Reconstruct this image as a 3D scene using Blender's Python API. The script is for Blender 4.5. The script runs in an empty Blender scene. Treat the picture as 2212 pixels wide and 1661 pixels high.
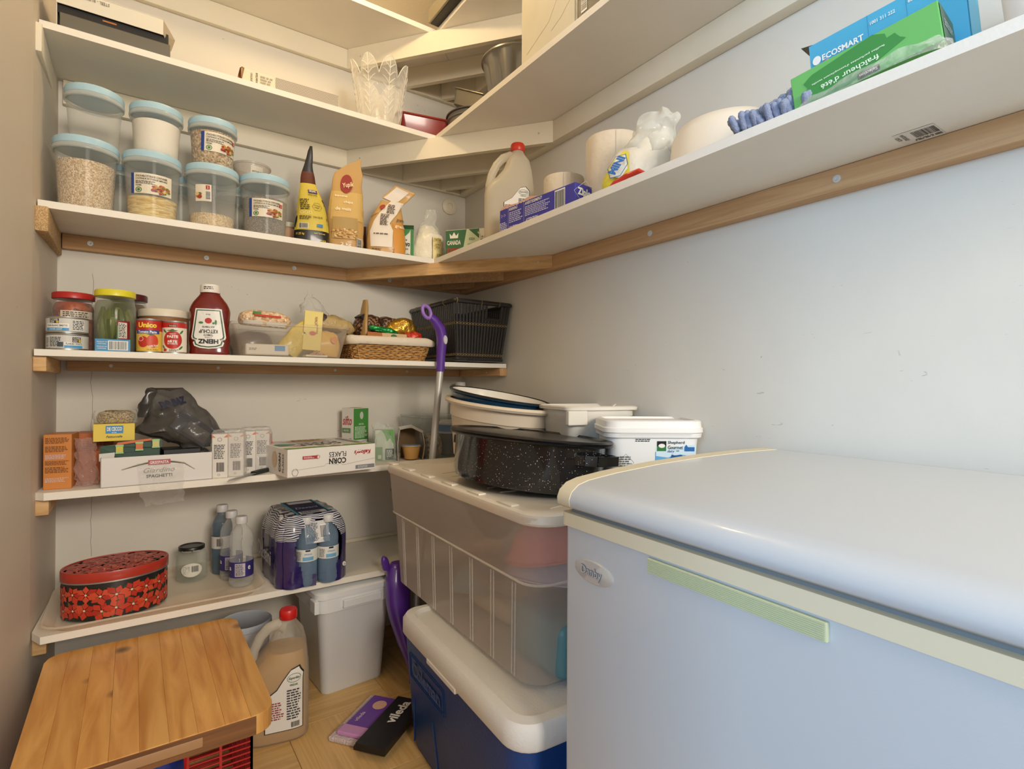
import bpy, bmesh, math, random
from math import sin, cos, pi, radians, sqrt
from mathutils import Vector, Matrix, noise
random.seed(7)
S = bpy.context.scene
COL = S.collection

# ---------------------------------------------------------------- camera
cam_d = bpy.data.cameras.new('camera'); cam = bpy.data.objects.new('camera', cam_d); COL.objects.link(cam)
cam_d.sensor_fit = 'HORIZONTAL'; cam_d.sensor_width = 36; cam_d.lens = 1178.4927/2212*36
cam_d.clip_start = 0.02
def _cam():
    yaw, pit = radians(-34.7193), radians(0.1139)
    rol = ROLL
    fw = Vector((-sin(yaw)*cos(pit), cos(yaw)*cos(pit), sin(pit))); r = Vector((cos(yaw), sin(yaw), 0)); u = r.cross(fw)
    R = r*cos(rol)+u*sin(rol); U = -r*sin(rol)+u*cos(rol)
    m = Matrix((R, U, -fw)).transposed().to_4x4(); m.translation = Vector((0.18796, -2.08882, 0.96625))
    cam.matrix_world = m
ROLL = radians(0.2692)
_cam()
S.camera = cam

# ---------------------------------------------------------------- world and light
w = bpy.data.worlds.new('world'); S.world = w; w.use_nodes = True
w.node_tree.nodes['Background'].inputs[0].default_value = (0.95, 0.92, 0.87, 1)
w.node_tree.nodes['Background'].inputs[1].default_value = 0.56
def area(name, loc, target, sx, sy, power, col):
    d = bpy.data.lights.new(name, 'AREA'); d.shape = 'RECTANGLE'; d.size = sx; d.size_y = sy; d.energy = power; d.color = col
    o = bpy.data.objects.new(name, d); COL.objects.link(o); o.location = loc
    o.rotation_euler = (Vector(target)-Vector(loc)).to_track_quat('-Z', 'Y').to_euler(); return o
area('window_daylight', (-2.2, -3.25, 1.6), (1.2, -1.4, 1.0), 1.0, 1.3, 108, (0.38, 0.66, 1.0))
area('room_light', (0.6, -4.2, 1.95), (0.6, 0, 1.0), 1.0, 0.8, 84, (1.0, 0.90, 0.76))
BULB = 160
S.view_settings.view_transform = 'Standard'; S.view_settings.look = 'None'
S.view_settings.exposure = -0.15; S.view_settings.gamma = 1.0; S.view_settings.use_curve_mapping = False

# ---------------------------------------------------------------- materials
def lin(c):
    if max(c) > 1.0: c = [v/255 for v in c]
    return tuple((v/12.92 if v <= .04045 else ((v+.055)/1.055)**2.4) for v in c[:3]) + (1,)
_M = {}
def nt(name):
    m = bpy.data.materials.new(name); m.use_nodes = True; t = m.node_tree
    return m, t, t.nodes['Principled BSDF']
def coords(t, scale=(1, 1, 1)):
    tc = t.nodes.new('ShaderNodeTexCoord'); mp = t.nodes.new('ShaderNodeMapping'); mp.inputs['Scale'].default_value = scale
    t.links.new(tc.outputs['Object'], mp.inputs[0]); return mp.outputs[0]
def mat(col, rough=.5, metal=0, bump=0, bs=60, var=0, vs=8, sc=(1, 1, 1), coat=0, sss=0, em=0):
    key = ('m', tuple(col), rough, metal, bump, bs, var, vs, sc, coat, sss, em)
    if key in _M: return _M[key]
    m, t, b = nt('painted_%d' % len(_M)); c = lin(col)
    b.inputs['Base Color'].default_value = c; b.inputs['Roughness'].default_value = rough; b.inputs['Metallic'].default_value = metal
    if coat: b.inputs['Coat Weight'].default_value = coat; b.inputs['Coat Roughness'].default_value = .08
    if em: b.inputs['Emission Color'].default_value = c; b.inputs['Emission Strength'].default_value = em
    if var or bump: co = coords(t, sc)
    if var:
        n = t.nodes.new('ShaderNodeTexNoise'); n.inputs['Scale'].default_value = vs; n.inputs['Detail'].default_value = 5
        t.links.new(co, n.inputs['Vector'])
        r = t.nodes.new('ShaderNodeValToRGB'); r.color_ramp.elements[0].position = .3; r.color_ramp.elements[1].position = .7
        r.color_ramp.elements[0].color = tuple(v*(1-var) for v in c[:3]) + (1,); r.color_ramp.elements[1].color = tuple(min(1, v*(1+var*.6)) for v in c[:3]) + (1,)
        t.links.new(n.outputs[0], r.inputs[0]); t.links.new(r.outputs[0], b.inputs['Base Color'])
    if bump:
        n = t.nodes.new('ShaderNodeTexNoise'); n.inputs['Scale'].default_value = bs; n.inputs['Detail'].default_value = 4
        t.links.new(co, n.inputs['Vector'])
        bp = t.nodes.new('ShaderNodeBump'); bp.inputs['Strength'].default_value = bump; bp.inputs['Distance'].default_value = .01
        t.links.new(n.outputs[0], bp.inputs['Height']); t.links.new(bp.outputs[0], b.inputs['Normal'])
    _M[key] = m; return m
def clear(col, a=.15, rough=.12, edge=.5, milky=0.0, bump=0, bs=40):
    """thin see-through plastic or glass: a share a of the surface is seen, more at grazing angles"""
    key = ('c', tuple(col), a, rough, edge, milky, bump, bs)
    if key in _M: return _M[key]
    m, t, b = nt('clear_%d' % len(_M)); c = lin(col)
    b.inputs['Base Color'].default_value = c; b.inputs['Roughness'].default_value = rough
    tr = t.nodes.new('ShaderNodeBsdfTransparent'); tr.inputs[0].default_value = tuple(1-(1-v)*.12 for v in c[:3]) + (1,)
    lw = t.nodes.new('ShaderNodeLayerWeight'); lw.inputs[0].default_value = .35
    ma = t.nodes.new('ShaderNodeMath'); ma.operation = 'MULTIPLY_ADD'; ma.inputs[1].default_value = edge; ma.inputs[2].default_value = a; ma.use_clamp = True
    t.links.new(lw.outputs['Facing'], ma.inputs[0])
    mx = t.nodes.new('ShaderNodeMixShader'); t.links.new(ma.outputs[0], mx.inputs[0]); t.links.new(tr.outputs[0], mx.inputs[1])
    if milky:
        tl = t.nodes.new('ShaderNodeBsdfTranslucent'); tl.inputs[0].default_value = c
        m2 = t.nodes.new('ShaderNodeMixShader'); m2.inputs[0].default_value = milky
        t.links.new(b.outputs[0], m2.inputs[1]); t.links.new(tl.outputs[0], m2.inputs[2]); t.links.new(m2.outputs[0], mx.inputs[2])
    else: t.links.new(b.outputs[0], mx.inputs[2])
    if bump:
        n = t.nodes.new('ShaderNodeTexNoise'); n.inputs['Scale'].default_value = bs; n.inputs['Detail'].default_value = 3
        t.links.new(coords(t), n.inputs['Vector']); bp = t.nodes.new('ShaderNodeBump'); bp.inputs['Strength'].default_value = bump; bp.inputs['Distance'].default_value = .01
        t.links.new(n.outputs[0], bp.inputs['Height']); t.links.new(bp.outputs[0], b.inputs['Normal'])
    t.links.new(mx.outputs[0], t.nodes['Material Output'].inputs[0])
    _M[key] = m; return m
def grains(cols, scale=180, rough=.8, bump=.8, stretch=(1, 1, 1)):
    """loose flakes, grains or crumbs: voronoi cells, each its own colour"""
    key = ('g', tuple(cols), scale, rough, bump, stretch)
    if key in _M: return _M[key]
    m, t, b = nt('grains_%d' % len(_M)); b.inputs['Roughness'].default_value = rough
    v = t.nodes.new('ShaderNodeTexVoronoi'); v.inputs['Scale'].default_value = scale; co = coords(t, stretch); t.links.new(co, v.inputs['Vector'])
    sp = t.nodes.new('ShaderNodeSeparateColor'); t.links.new(v.outputs['Color'], sp.inputs[0])
    r = t.nodes.new('ShaderNodeValToRGB'); r.color_ramp.interpolation = 'CONSTANT'
    r.color_ramp.elements[0].color = lin(cols[0]); r.color_ramp.elements[1].position = 1/len(cols); r.color_ramp.elements[1].color = lin(cols[1])
    for i in range(2, len(cols)): e = r.color_ramp.elements.new(i/len(cols)); e.color = lin(cols[i])
    t.links.new(sp.outputs[0], r.inputs[0])
    t.links.new(r.outputs[0], b.inputs['Base Color'])
    bp = t.nodes.new('ShaderNodeBump'); bp.inputs['Strength'].default_value = bump; bp.inputs['Distance'].default_value = .004; bp.invert = True
    t.links.new(v.outputs['Distance'], bp.inputs['Height']); t.links.new(bp.outputs[0], b.inputs['Normal'])
    _M[key] = m; return m
def wood(c1, c2, scale=(2, 30, 30), rough=.5, knots=0, bump=.15, coat=0):
    key = ('w', tuple(c1), tuple(c2), scale, rough, knots, coat)
    if key in _M: return _M[key]
    m, t, b = nt('wood_%d' % len(_M)); b.inputs['Roughness'].default_value = rough
    if coat: b.inputs['Coat Weight'].default_value = coat; b.inputs['Coat Roughness'].default_value = .25
    oi = t.nodes.new('ShaderNodeObjectInfo'); tc = t.nodes.new('ShaderNodeTexCoord')
    ad = t.nodes.new('ShaderNodeVectorMath'); ad.operation = 'ADD'; cb = t.nodes.new('ShaderNodeCombineXYZ')
    mu = t.nodes.new('ShaderNodeMath'); mu.operation = 'MULTIPLY'; mu.inputs[1].default_value = 7.3; t.links.new(oi.outputs['Random'], mu.inputs[0])
    for i in range(3): t.links.new(mu.outputs[0], cb.inputs[i])
    t.links.new(tc.outputs['Object'], ad.inputs[0]); t.links.new(cb.outputs[0], ad.inputs[1])
    mp = t.nodes.new('ShaderNodeMapping'); mp.inputs['Scale'].default_value = scale; t.links.new(ad.outputs[0], mp.inputs[0])
    n = t.nodes.new('ShaderNodeTexNoise'); n.inputs['Scale'].default_value = 1.0; n.inputs['Detail'].default_value = 7; n.inputs['Distortion'].default_value = 1.2
    t.links.new(mp.outputs[0], n.inputs['Vector'])
    r = t.nodes.new('ShaderNodeValToRGB'); r.color_ramp.elements[0].position = .3; r.color_ramp.elements[1].position = .68
    r.color_ramp.elements[0].color = lin(c2); r.color_ramp.elements[1].color = lin(c1); t.links.new(n.outputs[0], r.inputs[0])
    hs = t.nodes.new('ShaderNodeHueSaturation'); mr = t.nodes.new('ShaderNodeMapRange'); mr.inputs[3].default_value = .90; mr.inputs[4].default_value = 1.1
    t.links.new(oi.outputs['Random'], mr.inputs[0]); t.links.new(mr.outputs[0], hs.inputs['Value']); t.links.new(r.outputs[0], hs.inputs['Color'])
    out = hs.outputs[0]
    if knots:
        v = t.nodes.new('ShaderNodeTexVoronoi'); v.inputs['Scale'].default_value = knots; t.links.new(ad.outputs[0], v.inputs['Vector'])
        r2 = t.nodes.new('ShaderNodeValToRGB'); r2.color_ramp.elements[0].position = .04; r2.color_ramp.elements[1].position = .10
        r2.color_ramp.elements[0].color = (1, 1, 1, 1); r2.color_ramp.elements[1].color = (0, 0, 0, 1); t.links.new(v.outputs['Distance'], r2.inputs[0])
        mx = t.nodes.new('ShaderNodeMix'); mx.data_type = 'RGBA'; t.links.new(r2.outputs[0], mx.inputs[0]); t.links.new(out, mx.inputs[6]); mx.inputs[7].default_value = lin([v*.5 for v in c2]); out = mx.outputs[2]
    t.links.new(out, b.inputs['Base Color'])
    bp = t.nodes.new('ShaderNodeBump'); bp.inputs['Strength'].default_value = bump; bp.inputs['Distance'].default_value = .002
    t.links.new(n.outputs[0], bp.inputs['Height']); t.links.new(bp.outputs[0], b.inputs['Normal'])
    _M[key] = m; return m
def wallpaint(col, name, scuff=.5):
    m, t, b = nt(name); c = lin(col); b.inputs['Roughness'].default_value = .62
    co = coords(t)
    n = t.nodes.new('ShaderNodeTexNoise'); n.inputs['Scale'].default_value = 2.5; n.inputs['Detail'].default_value = 6; t.links.new(co, n.inputs[0])
    r = t.nodes.new('ShaderNodeValToRGB'); r.color_ramp.elements[0].position = .3; r.color_ramp.elements[1].position = .7
    r.color_ramp.elements[0].color = tuple(v*.93 for v in c[:3]) + (1,); r.color_ramp.elements[1].color = c; t.links.new(n.outputs[0], r.inputs[0])
    # small dark scuffs: stretched noise thresholded, held back by a second noise
    n2 = t.nodes.new('ShaderNodeTexNoise'); n2.inputs['Scale'].default_value = 60; n2.inputs['Detail'].default_value = 2; n2.inputs['Distortion'].default_value = 1.5
    t.links.new(coords(t, (.35, .35, 1)), n2.inputs[0])
    r2 = t.nodes.new('ShaderNodeValToRGB'); r2.color_ramp.elements[0].position = .745; r2.color_ramp.elements[1].position = .80; t.links.new(n2.outputs[0], r2.inputs[0])
    mu = t.nodes.new('ShaderNodeMath'); mu.operation = 'MULTIPLY'; mu.inputs[1].default_value = scuff; t.links.new(r2.outputs[0], mu.inputs[0])
    mx = t.nodes.new('ShaderNodeMix'); mx.data_type = 'RGBA'; t.links.new(mu.outputs[0], mx.inputs[0]); t.links.new(r.outputs[0], mx.inputs[6]); mx.inputs[7].default_value = lin((90, 85, 82))
    t.links.new(mx.outputs[2], b.inputs['Base Color'])
    bp = t.nodes.new('ShaderNodeBump'); bp.inputs['Strength'].default_value = .12; bp.inputs['Distance'].default_value = .004
    n3 = t.nodes.new('ShaderNodeTexNoise'); n3.inputs['Scale'].default_value = 25; t.links.new(co, n3.inputs[0]); t.links.new(n3.outputs[0], bp.inputs['Height']); t.links.new(bp.outputs[0], b.inputs['Normal'])
    return m

# ---------------------------------------------------------------- meshes
def mk(name, V, F, m, parent=None, smooth=False, loc=None, rot=None, mats=None, fm=None):
    me = bpy.data.meshes.new(name); me.from_pydata([tuple(v) for v in V], [], [tuple(f) for f in F]); me.validate()
    bm = bmesh.new(); bm.from_mesh(me); bmesh.ops.recalc_face_normals(bm, faces=bm.faces); bm.to_mesh(me); bm.free()
    for mm in (mats or [m]): me.materials.append(mm)
    if fm:
        for i, p in enumerate(me.polygons): p.material_index = fm[i]
    if smooth:
        for p in me.polygons: p.use_smooth = True
        try: me.set_sharp_from_angle(angle=radians(smooth if smooth > 1 else 40))
        except Exception: pass
    o = bpy.data.objects.new(name, me); COL.objects.link(o)
    if parent: o.parent = parent
    if loc: o.location = loc
    if rot: o.rotation_euler = rot
    return o
class G:
    """collects geometry"""
    def __init__(s): s.V = []; s.F = []
    def add(s, V, F, T=None):
        k = len(s.V); s.V += [(T @ Vector(v)) if T else Vector(v) for v in V]; s.F += [tuple(i+k for i in f) for f in F]; return s
    def box(s, x0, x1, y0, y1, z0, z1, T=None):
        return s.add([(x, y, z) for x in (x0, x1) for y in (y0, y1) for z in (z0, z1)],
                     [(0, 1, 3, 2), (4, 6, 7, 5), (0, 4, 5, 1), (2, 3, 7, 6), (0, 2, 6, 4), (1, 5, 7, 3)], T)
    def rbox(s, x0, x1, y0, y1, z0, z1, r=.003, seg=2, T=None):
        bm = bmesh.new(); bmesh.ops.create_cube(bm, size=1)
        for v in bm.verts: v.co = Vector(((x0+x1)/2+v.co.x*(x1-x0), (y0+y1)/2+v.co.y*(y1-y0), (z0+z1)/2+v.co.z*(z1-z0)))
        bmesh.ops.bevel(bm, geom=list(bm.edges), offset=r, segments=seg, affect='EDGES', profile=.5)
        bm.verts.index_update(); s.add([v.co.copy() for v in bm.verts], [[v.index for v in f.verts] for f in bm.faces], T); bm.free(); return s
    def lathe(s, prof, n=40, sx=1, sy=1, T=None, cap0=True, cap1=True, wob=None):
        V = []; F = []
        for (r, z) in prof:
            for i in range(n):
                a = 2*pi*i/n; k = wob(a, z) if wob else 1
                V.append((r*sx*cos(a)*k, r*sy*sin(a)*k, z))
        m = len(prof)
        for j in range(m-1):
            for i in range(n): F.append((j*n+i, j*n+(i+1) % n, (j+1)*n+(i+1) % n, (j+1)*n+i))
        if cap0 and prof[0][0] > 1e-6: F.append(tuple(range(n-1, -1, -1)))
        if cap1 and prof[-1][0] > 1e-6: F.append(tuple((m-1)*n+i for i in range(n)))
        return s.add(V, F, T)
    def tube(s, pts, r, n=8, T=None, cap=True):
        P = [Vector(p) for p in pts]; m = len(P); V = []; F = []; up = None
        for j, p in enumerate(P):
            d = (P[min(j+1, m-1)]-P[max(j-1, 0)]).normalized()
            if up is None: up = Vector((0, 0, 1)) if abs(d.z) < .9 else Vector((1, 0, 0))
            a = d.cross(up); a.normalize(); b = a.cross(d); up = b
            rr = r[j] if isinstance(r, (list, tuple)) else r
            for i in range(n): t = 2*pi*i/n; V.append(p+a*rr*cos(t)+b*rr*sin(t))
        for j in range(m-1):
            for i in range(n): F.append((j*n+i, j*n+(i+1) % n, (j+1)*n+(i+1) % n, (j+1)*n+i))
        if cap: F.append(tuple(range(n-1, -1, -1))); F.append(tuple((m-1)*n+i for i in range(n)))
        return s.add(V, F, T)
    def prism(s, pts, z0, z1, T=None):
        n = len(pts); V = [(x, y, z0) for x, y in pts]+[(x, y, z1) for x, y in pts]
        return s.add(V, [tuple(range(n-1, -1, -1)), tuple(range(n, 2*n))]+[(i, (i+1) % n, n+(i+1) % n, n+i) for i in range(n)], T)
    def sheet(s, nu, nv, fn, T=None):
        V = [fn(i/nu, j/nv) for j in range(nv+1) for i in range(nu+1)]
        F = [(j*(nu+1)+i, j*(nu+1)+i+1, (j+1)*(nu+1)+i+1, (j+1)*(nu+1)+i) for j in range(nv) for i in range(nu)]
        return s.add(V, F, T)
    def loft(s, L, n=40, cap0=True, cap1=True, crump=0, cs=20, seed=0, T=None):
        V = []; F = []; m = len(L)
        for q in L.secs:
            for i in range(n):
                a = 2*pi*i/n-pi/2+pi/n*0; x, y = L.rim(q, a); p = Vector((x, y, q[0]))
                if crump:
                    d = noise.noise_vector(p*cs+Vector((seed, seed*2, 0)))*crump; p = p+d*(1 if 0 < L.secs.index(q) else 0)
                V.append(p)
        for j in range(m-1):
            for i in range(n): F.append((j*n+i, j*n+(i+1) % n, (j+1)*n+(i+1) % n, (j+1)*n+i))
        if cap0: F.append(tuple(range(n-1, -1, -1)))
        if cap1: F.append(tuple((m-1)*n+i for i in range(n)))
        return s.add(V, F, T)
    def obj(s, name, m, parent=None, smooth=False, loc=None, rot=None, label=None):
        o = mk(name, s.V, s.F, m, parent, smooth, loc, rot)
        if label: o['label'] = label
        return o
class Loft:
    """sections (z, cx, cy, half width, half depth, power); dens = extra sections between"""
    def __init__(s, secs, dens=1, smooth=False):
        out = []
        for k in range(len(secs)-1):
            for j in range(dens):
                t = j/dens
                if smooth:
                    a, b, c, d = secs[max(k-1, 0)], secs[k], secs[k+1], secs[min(k+2, len(secs)-1)]
                    q = [b[i] if False else .5*((2*b[i])+(-a[i]+c[i])*t+(2*a[i]-5*b[i]+4*c[i]-d[i])*t*t+(-a[i]+3*b[i]-3*c[i]+d[i])*t**3) for i in range(6)]
                    q[0] = b[0]+(c[0]-b[0])*t; q[3] = max(q[3], 1e-4); q[4] = max(q[4], 1e-4)
                else: q = [secs[k][i]+(secs[k+1][i]-secs[k][i])*t for i in range(6)]
                out.append(tuple(q))
        out.append(tuple(secs[-1])); s.secs = out
    def __len__(s): return len(s.secs)
    def rim(s, q, a):
        p = q[5]; c, d = cos(a), sin(a)
        return q[1]+q[3]*math.copysign(abs(c)**(2/p), c), q[2]+q[4]*math.copysign(abs(d)**(2/p), d)
    def at(s, z):
        L = s.secs
        if z <= L[0][0]: return L[0]
        for a, b in zip(L, L[1:]):
            if a[0] <= z <= b[0]:
                t = (z-a[0])/max(1e-9, b[0]-a[0]); return tuple(a[i]+(b[i]-a[i])*t for i in range(6))
        return L[-1]
    def P(s, a, b, e):
        q = s.at(b); u = max(-.999, min(.999, a/q[3])); y = q[4]*(1-abs(u)**q[5])**(1/q[5])
        return Vector((q[1]+a, q[2]-y-e, b))
def cat_smooth(o, lv=1, thick=0):
    if thick: md = o.modifiers.new('t', 'SOLIDIFY'); md.thickness = thick; md.offset = 0
    if lv: md = o.modifiers.new('s', 'SUBSURF'); md.levels = lv; md.render_levels = lv
    return o

def noisy(o, amp, sc, seed=0):
    for v in o.data.vertices: v.co += noise.noise_vector(v.co*sc+Vector((seed, 0, 0)))*amp

# ---------------------------------------------------------------- things
def tag(o, label, cat=None, group=None, kind=None):
    o['label'] = label
    if cat: o['category'] = cat
    if group: o['group'] = group
    if kind: o['kind'] = kind
    return o
def thing(name, label, cat, loc=(0, 0, 0), rz=0, group=None, rot=None):
    o = bpy.data.objects.new(name, None); o.empty_display_size = .02; COL.objects.link(o)
    o.location = loc; o.rotation_euler = rot if rot else (0, 0, radians(rz)); return tag(o, label, cat, group)
def dup(root, loc, rz=None, label=None):
    r = root.copy(); COL.objects.link(r); r.location = loc
    if rz is not None: r.rotation_euler = (0, 0, radians(rz))
    if label: r['label'] = label
    for ch in list(root.children):
        c = ch.copy(); COL.objects.link(c); c.parent = r
        for g in list(ch.children): d = g.copy(); COL.objects.link(d); d.parent = c
    return r

# ---------------------------------------------------------------- print on surfaces
class Pl:
    def __init__(s, o, u=(1, 0, 0), v=(0, 0, 1)): s.o, s.u, s.v = Vector(o), Vector(u).normalized(), Vector(v).normalized(); s.n = s.u.cross(s.v)
    def P(s, a, b, e): return s.o+s.u*a+s.v*b+s.n*e
class Cy:
    def __init__(s, r, a0=-90, cx=0, cy=0, k=0): s.r, s.a0, s.cx, s.cy, s.k = r, radians(a0), cx, cy, k
    def P(s, a, b, e):
        r = s.r+s.k*b; t = s.a0+a/r; return Vector((s.cx+(r+e)*cos(t), s.cy+(r+e)*sin(t), b))
_T = {}
def txt(s, bold=.0, shear=0):
    k = (s, bold, shear)
    if k in _T: return _T[k]
    c = bpy.data.curves.new('t', 'FONT'); c.body = s; c.size = 1; c.offset = bold; c.shear = shear; c.resolution_u = 2; c.fill_mode = 'FRONT'
    o = bpy.data.objects.new('t', c); COL.objects.link(o); bpy.context.view_layer.update()
    me = bpy.data.meshes.new_from_object(o.evaluated_get(bpy.context.evaluated_depsgraph_get()))
    V = [(v.co.x, v.co.y) for v in me.vertices]; F = [tuple(p.vertices) for p in me.polygons]
    bpy.data.objects.remove(o); bpy.data.curves.remove(c); bpy.data.meshes.remove(me)
    if V:
        x0, x1 = min(v[0] for v in V), max(v[0] for v in V); y0, y1 = min(v[1] for v in V), max(v[1] for v in V)
        V = [((x-x0)/max(1e-6, x1-x0)-.5, (y-y0)/max(1e-6, y1-y0)-.5) for x, y in V]
    _T[k] = (V, F); return _T[k]
class Print:
    def __init__(s, parent, fr, e=.0003): s.p, s.fr, s.e, s.d = parent, fr, e, {}
    def _a(s, name, col, V2, F, lay):
        g = s.d.setdefault((name, tuple(col)), G()); g.add([s.fr.P(a, b, s.e*(1+lay)) for a, b in V2], F)
    def rect(s, name, col, a0, b0, a1, b1, lay=0, n=None, m=None):
        n = n or max(1, int(abs(a1-a0)/.005)); m = m or max(1, int(abs(b1-b0)/.012))
        if isinstance(s.fr, Pl): n = m = 1
        V = [(a0+(a1-a0)*i/n, b0+(b1-b0)*j/m) for j in range(m+1) for i in range(n+1)]
        s._a(name, col, V, [(j*(n+1)+i, j*(n+1)+i+1, (j+1)*(n+1)+i+1, (j+1)*(n+1)+i) for j in range(m) for i in range(n)], lay); return s
    def ell(s, name, col, a, b, ra, rb, lay=0, n=28, wav=0, k=5, rot=0):
        m = 1 if isinstance(s.fr, Pl) else max(1, int(max(ra, rb)/.005+.5)); V = [(a, b)]; F = []
        for j in range(1, m+1):
            for i in range(n):
                t = 2*pi*i/n; q = (1+wav*cos(k*t))*j/m; x, y = ra*q*cos(t), rb*q*sin(t); V.append((a+x*cos(rot)-y*sin(rot), b+x*sin(rot)+y*cos(rot)))
        F += [(0, 1+i, 1+(i+1) % n) for i in range(n)]
        for j in range(m-1): F += [(1+j*n+i, 1+(j+1)*n+i, 1+(j+1)*n+(i+1) % n, 1+j*n+(i+1) % n) for i in range(n)]
        s._a(name, col, V, F, lay); return s
    def ring(s, name, col, a, b, ra, rb, w, lay=0, n=28):
        V = []
        for i in range(n): t = 2*pi*i/n; V += [(a+ra*cos(t), b+rb*sin(t)), (a+(ra-w)*cos(t), b+(rb-w)*sin(t))]
        s._a(name, col, V, [(2*i, 2*((i+1) % n), 2*((i+1) % n)+1, 2*i+1) for i in range(n)], lay); return s
    def poly(s, name, col, pts, lay=0):
        if isinstance(s.fr, Pl): s._a(name, col, pts, [tuple(range(len(pts)))], lay); return s
        bm = bmesh.new(); bm.faces.new([bm.verts.new((x, y, 0)) for x, y in pts]); bmesh.ops.triangulate(bm, faces=bm.faces[:])
        for _ in range(4):
            E = [e for e in bm.edges if e.calc_length() > .009]
            if not E or len(bm.faces) > 1500: break
            bmesh.ops.subdivide_edges(bm, edges=E, cuts=1, use_grid_fill=False); bmesh.ops.triangulate(bm, faces=bm.faces[:])
        bm.verts.index_update(); s._a(name, col, [(v.co.x, v.co.y) for v in bm.verts], [tuple(v.index for v in f.verts) for f in bm.faces], lay); bm.free(); return s
    def text(s, st, col, a, b, w_, h_, lay=2, rot=0, bold=.015, shear=0, name='lettering'):
        V, F = txt(st, bold, shear); c, d = cos(radians(rot)), sin(radians(rot))
        s._a(name, col, [(a+x*w_*c-y*h_*d, b+x*w_*d+y*h_*c) for x, y in V], F, lay); return s
    def lines(s, col, a0, b0, a1, b1, n, lay=2, name='fine_print', vert=False):
        rnd = random.Random(int((a0+b0+n)*9973)); V = []; F = []
        for j in range(n):
            b = b1-(j+.5)*(b1-b0)/n if not vert else a0+(j+.5)*(a1-a0)/n; h = ((b1-b0) if not vert else (a1-a0))/n*.28; q = a0 if not vert else b0; e = (a1 if not vert else b1)-rnd.random()*abs((a1-a0) if not vert else (b1-b0))*.25
            while q < e:
                l = rnd.uniform(.3, 1.1)*h*7; k = len(V); x = min(e, q+l)
                V += [(q, b-h), (x, b-h), (x, b+h), (q, b+h)] if not vert else [(b-h, q), (b+h, q), (b+h, x), (b-h, x)]; F.append((k, k+1, k+2, k+3)); q = x+h*1.3
        s._a(name, col, V, F, lay); return s
    def bar(s, a0, b0, a1, b1, lay=1, col=(25, 25, 25), bg=(238, 236, 230), vert=False):
        rnd = random.Random(5); mw = (a1-a0)*.06; mh = (b1-b0)*.08
        if bg: s.rect('barcode_panel', bg, a0-mw, b0-mh, a1+mw, b1+mh, lay)
        V = []; F = []; q = 0.0
        while q < 1:
            l = rnd.choice((.012, .02, .032)); k = len(V); x = min(1, q+l)
            if not vert: V += [(a0+(a1-a0)*q, b0), (a0+(a1-a0)*x, b0), (a0+(a1-a0)*x, b1), (a0+(a1-a0)*q, b1)]
            else: V += [(a0, b0+(b1-b0)*q), (a1, b0+(b1-b0)*q), (a1, b0+(b1-b0)*x), (a0, b0+(b1-b0)*x)]
            F.append((k, k+1, k+2, k+3)); q = x+rnd.choice((.012, .02, .028))
        s._a('barcode', col, V, F, lay+1); return s
    def done(s, rough=.45):
        made = {}
        for (name, col), g in s.d.items():
            o = mk(name, g.V, g.F, mat(col, rough), s.p); made.setdefault(name, o); g.o = o
            if name in ('fine_print', 'petal_print', 'leaf_print', 'food_picture', 'pattern_dot', 'flower_center', 'chip', 'flake', 'flap_line', 'leaf'): o['kind'] = 'stuff'
        base = next((made[k] for k in ('label', 'paper_label', 'label_edge', 'sticker_paper', 'back_panel') if k in made), None)
        if base and s.p.parent is None:
            for g in s.d.values():
                if g.o is not base: g.o.parent = base
def sub(parent_part, *kids):
    for k in kids: k.parent = parent_part
BLK, WHT, RED = (22, 22, 24), (240, 238, 232), (188, 30, 32)
# ================================================================ the room
W = 1.38
wall_m = wallpaint((222, 216, 204), 'wall_paint'); wall_l = wallpaint((216, 204, 188), 'wall_paint_left', .25)
ceil_m = mat((236, 224, 200), .7, bump=.1, bs=80)
def struct(name, g, m, parent=None):
    o = g.obj(name, m, parent)
    if not parent: o['kind'] = 'structure'
    return o
back = struct('wall_back', G().box(-.35, W+.1, 0, .1, -.02, 2.5), wall_m)
right = struct('wall_right', G().box(W, W+.1, -3.0, 0, -.02, 2.5), wall_m)
left = struct('wall_left', G().prism([(0, 0), (-.017, -.335), (-.21, -2.05), (-.30, -2.05), (-.30, 0)], -.02, 2.5), wall_l)
struct('ceiling', G().box(-.35, W+.1, -2.0, .1, 2.45, 2.5), ceil_m)
cr = G(); rnd = random.Random(3); pts = []
for i in range(40): pts.append((.083+.006*noise.noise(Vector((i*.3, 0, 0)))+.002*rnd.uniform(-1, 1)+.02*max(0, (1.0-i*.03-.4)*0), 1.30-i*.022))
for a, b in zip(pts, pts[1:]): cr.add([(a[0]-.0005, -.0006, a[1]), (a[0]+.0005, -.0006, a[1]), (b[0]+.0005, -.0006, b[1]), (b[0]-.0005, -.0006, b[1])], [(0, 1, 2, 3)])
cr.obj('plaster_crack', mat((150, 142, 134), .9), back)
# floor: square vinyl tiles with an oak grain that turns from tile to tile
fl = struct('floor', G().box(-.35, W+.1, -3.0, .1, -.03, -.003), mat((120, 88, 50), .8))
tg = G().rbox(-.1520, .1520, -.1520, .1520, -.003, 0, .0008, 1)
tmesh = None; tm = wood((220, 184, 124), (196, 156, 96), (3, 60, 3), .42, bump=.1, coat=.2)
k = 0
for i in range(-1, 3):
    for j in range(-3, 7):
        x = .54+.305*i+.1525; y = -.482-.305*j+.1525+.305*0
        if y < -1.75: continue
        if tmesh is None: o = tg.obj('floor_tile', tm, fl); tmesh = o.data
        else: o = bpy.data.objects.new('floor_tile', tmesh); COL.objects.link(o); o.parent = fl
        o.location = (x, y, 0); o.rotation_euler = (0, 0, (pi/2)*((i+j) % 2)); k += 1

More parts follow.
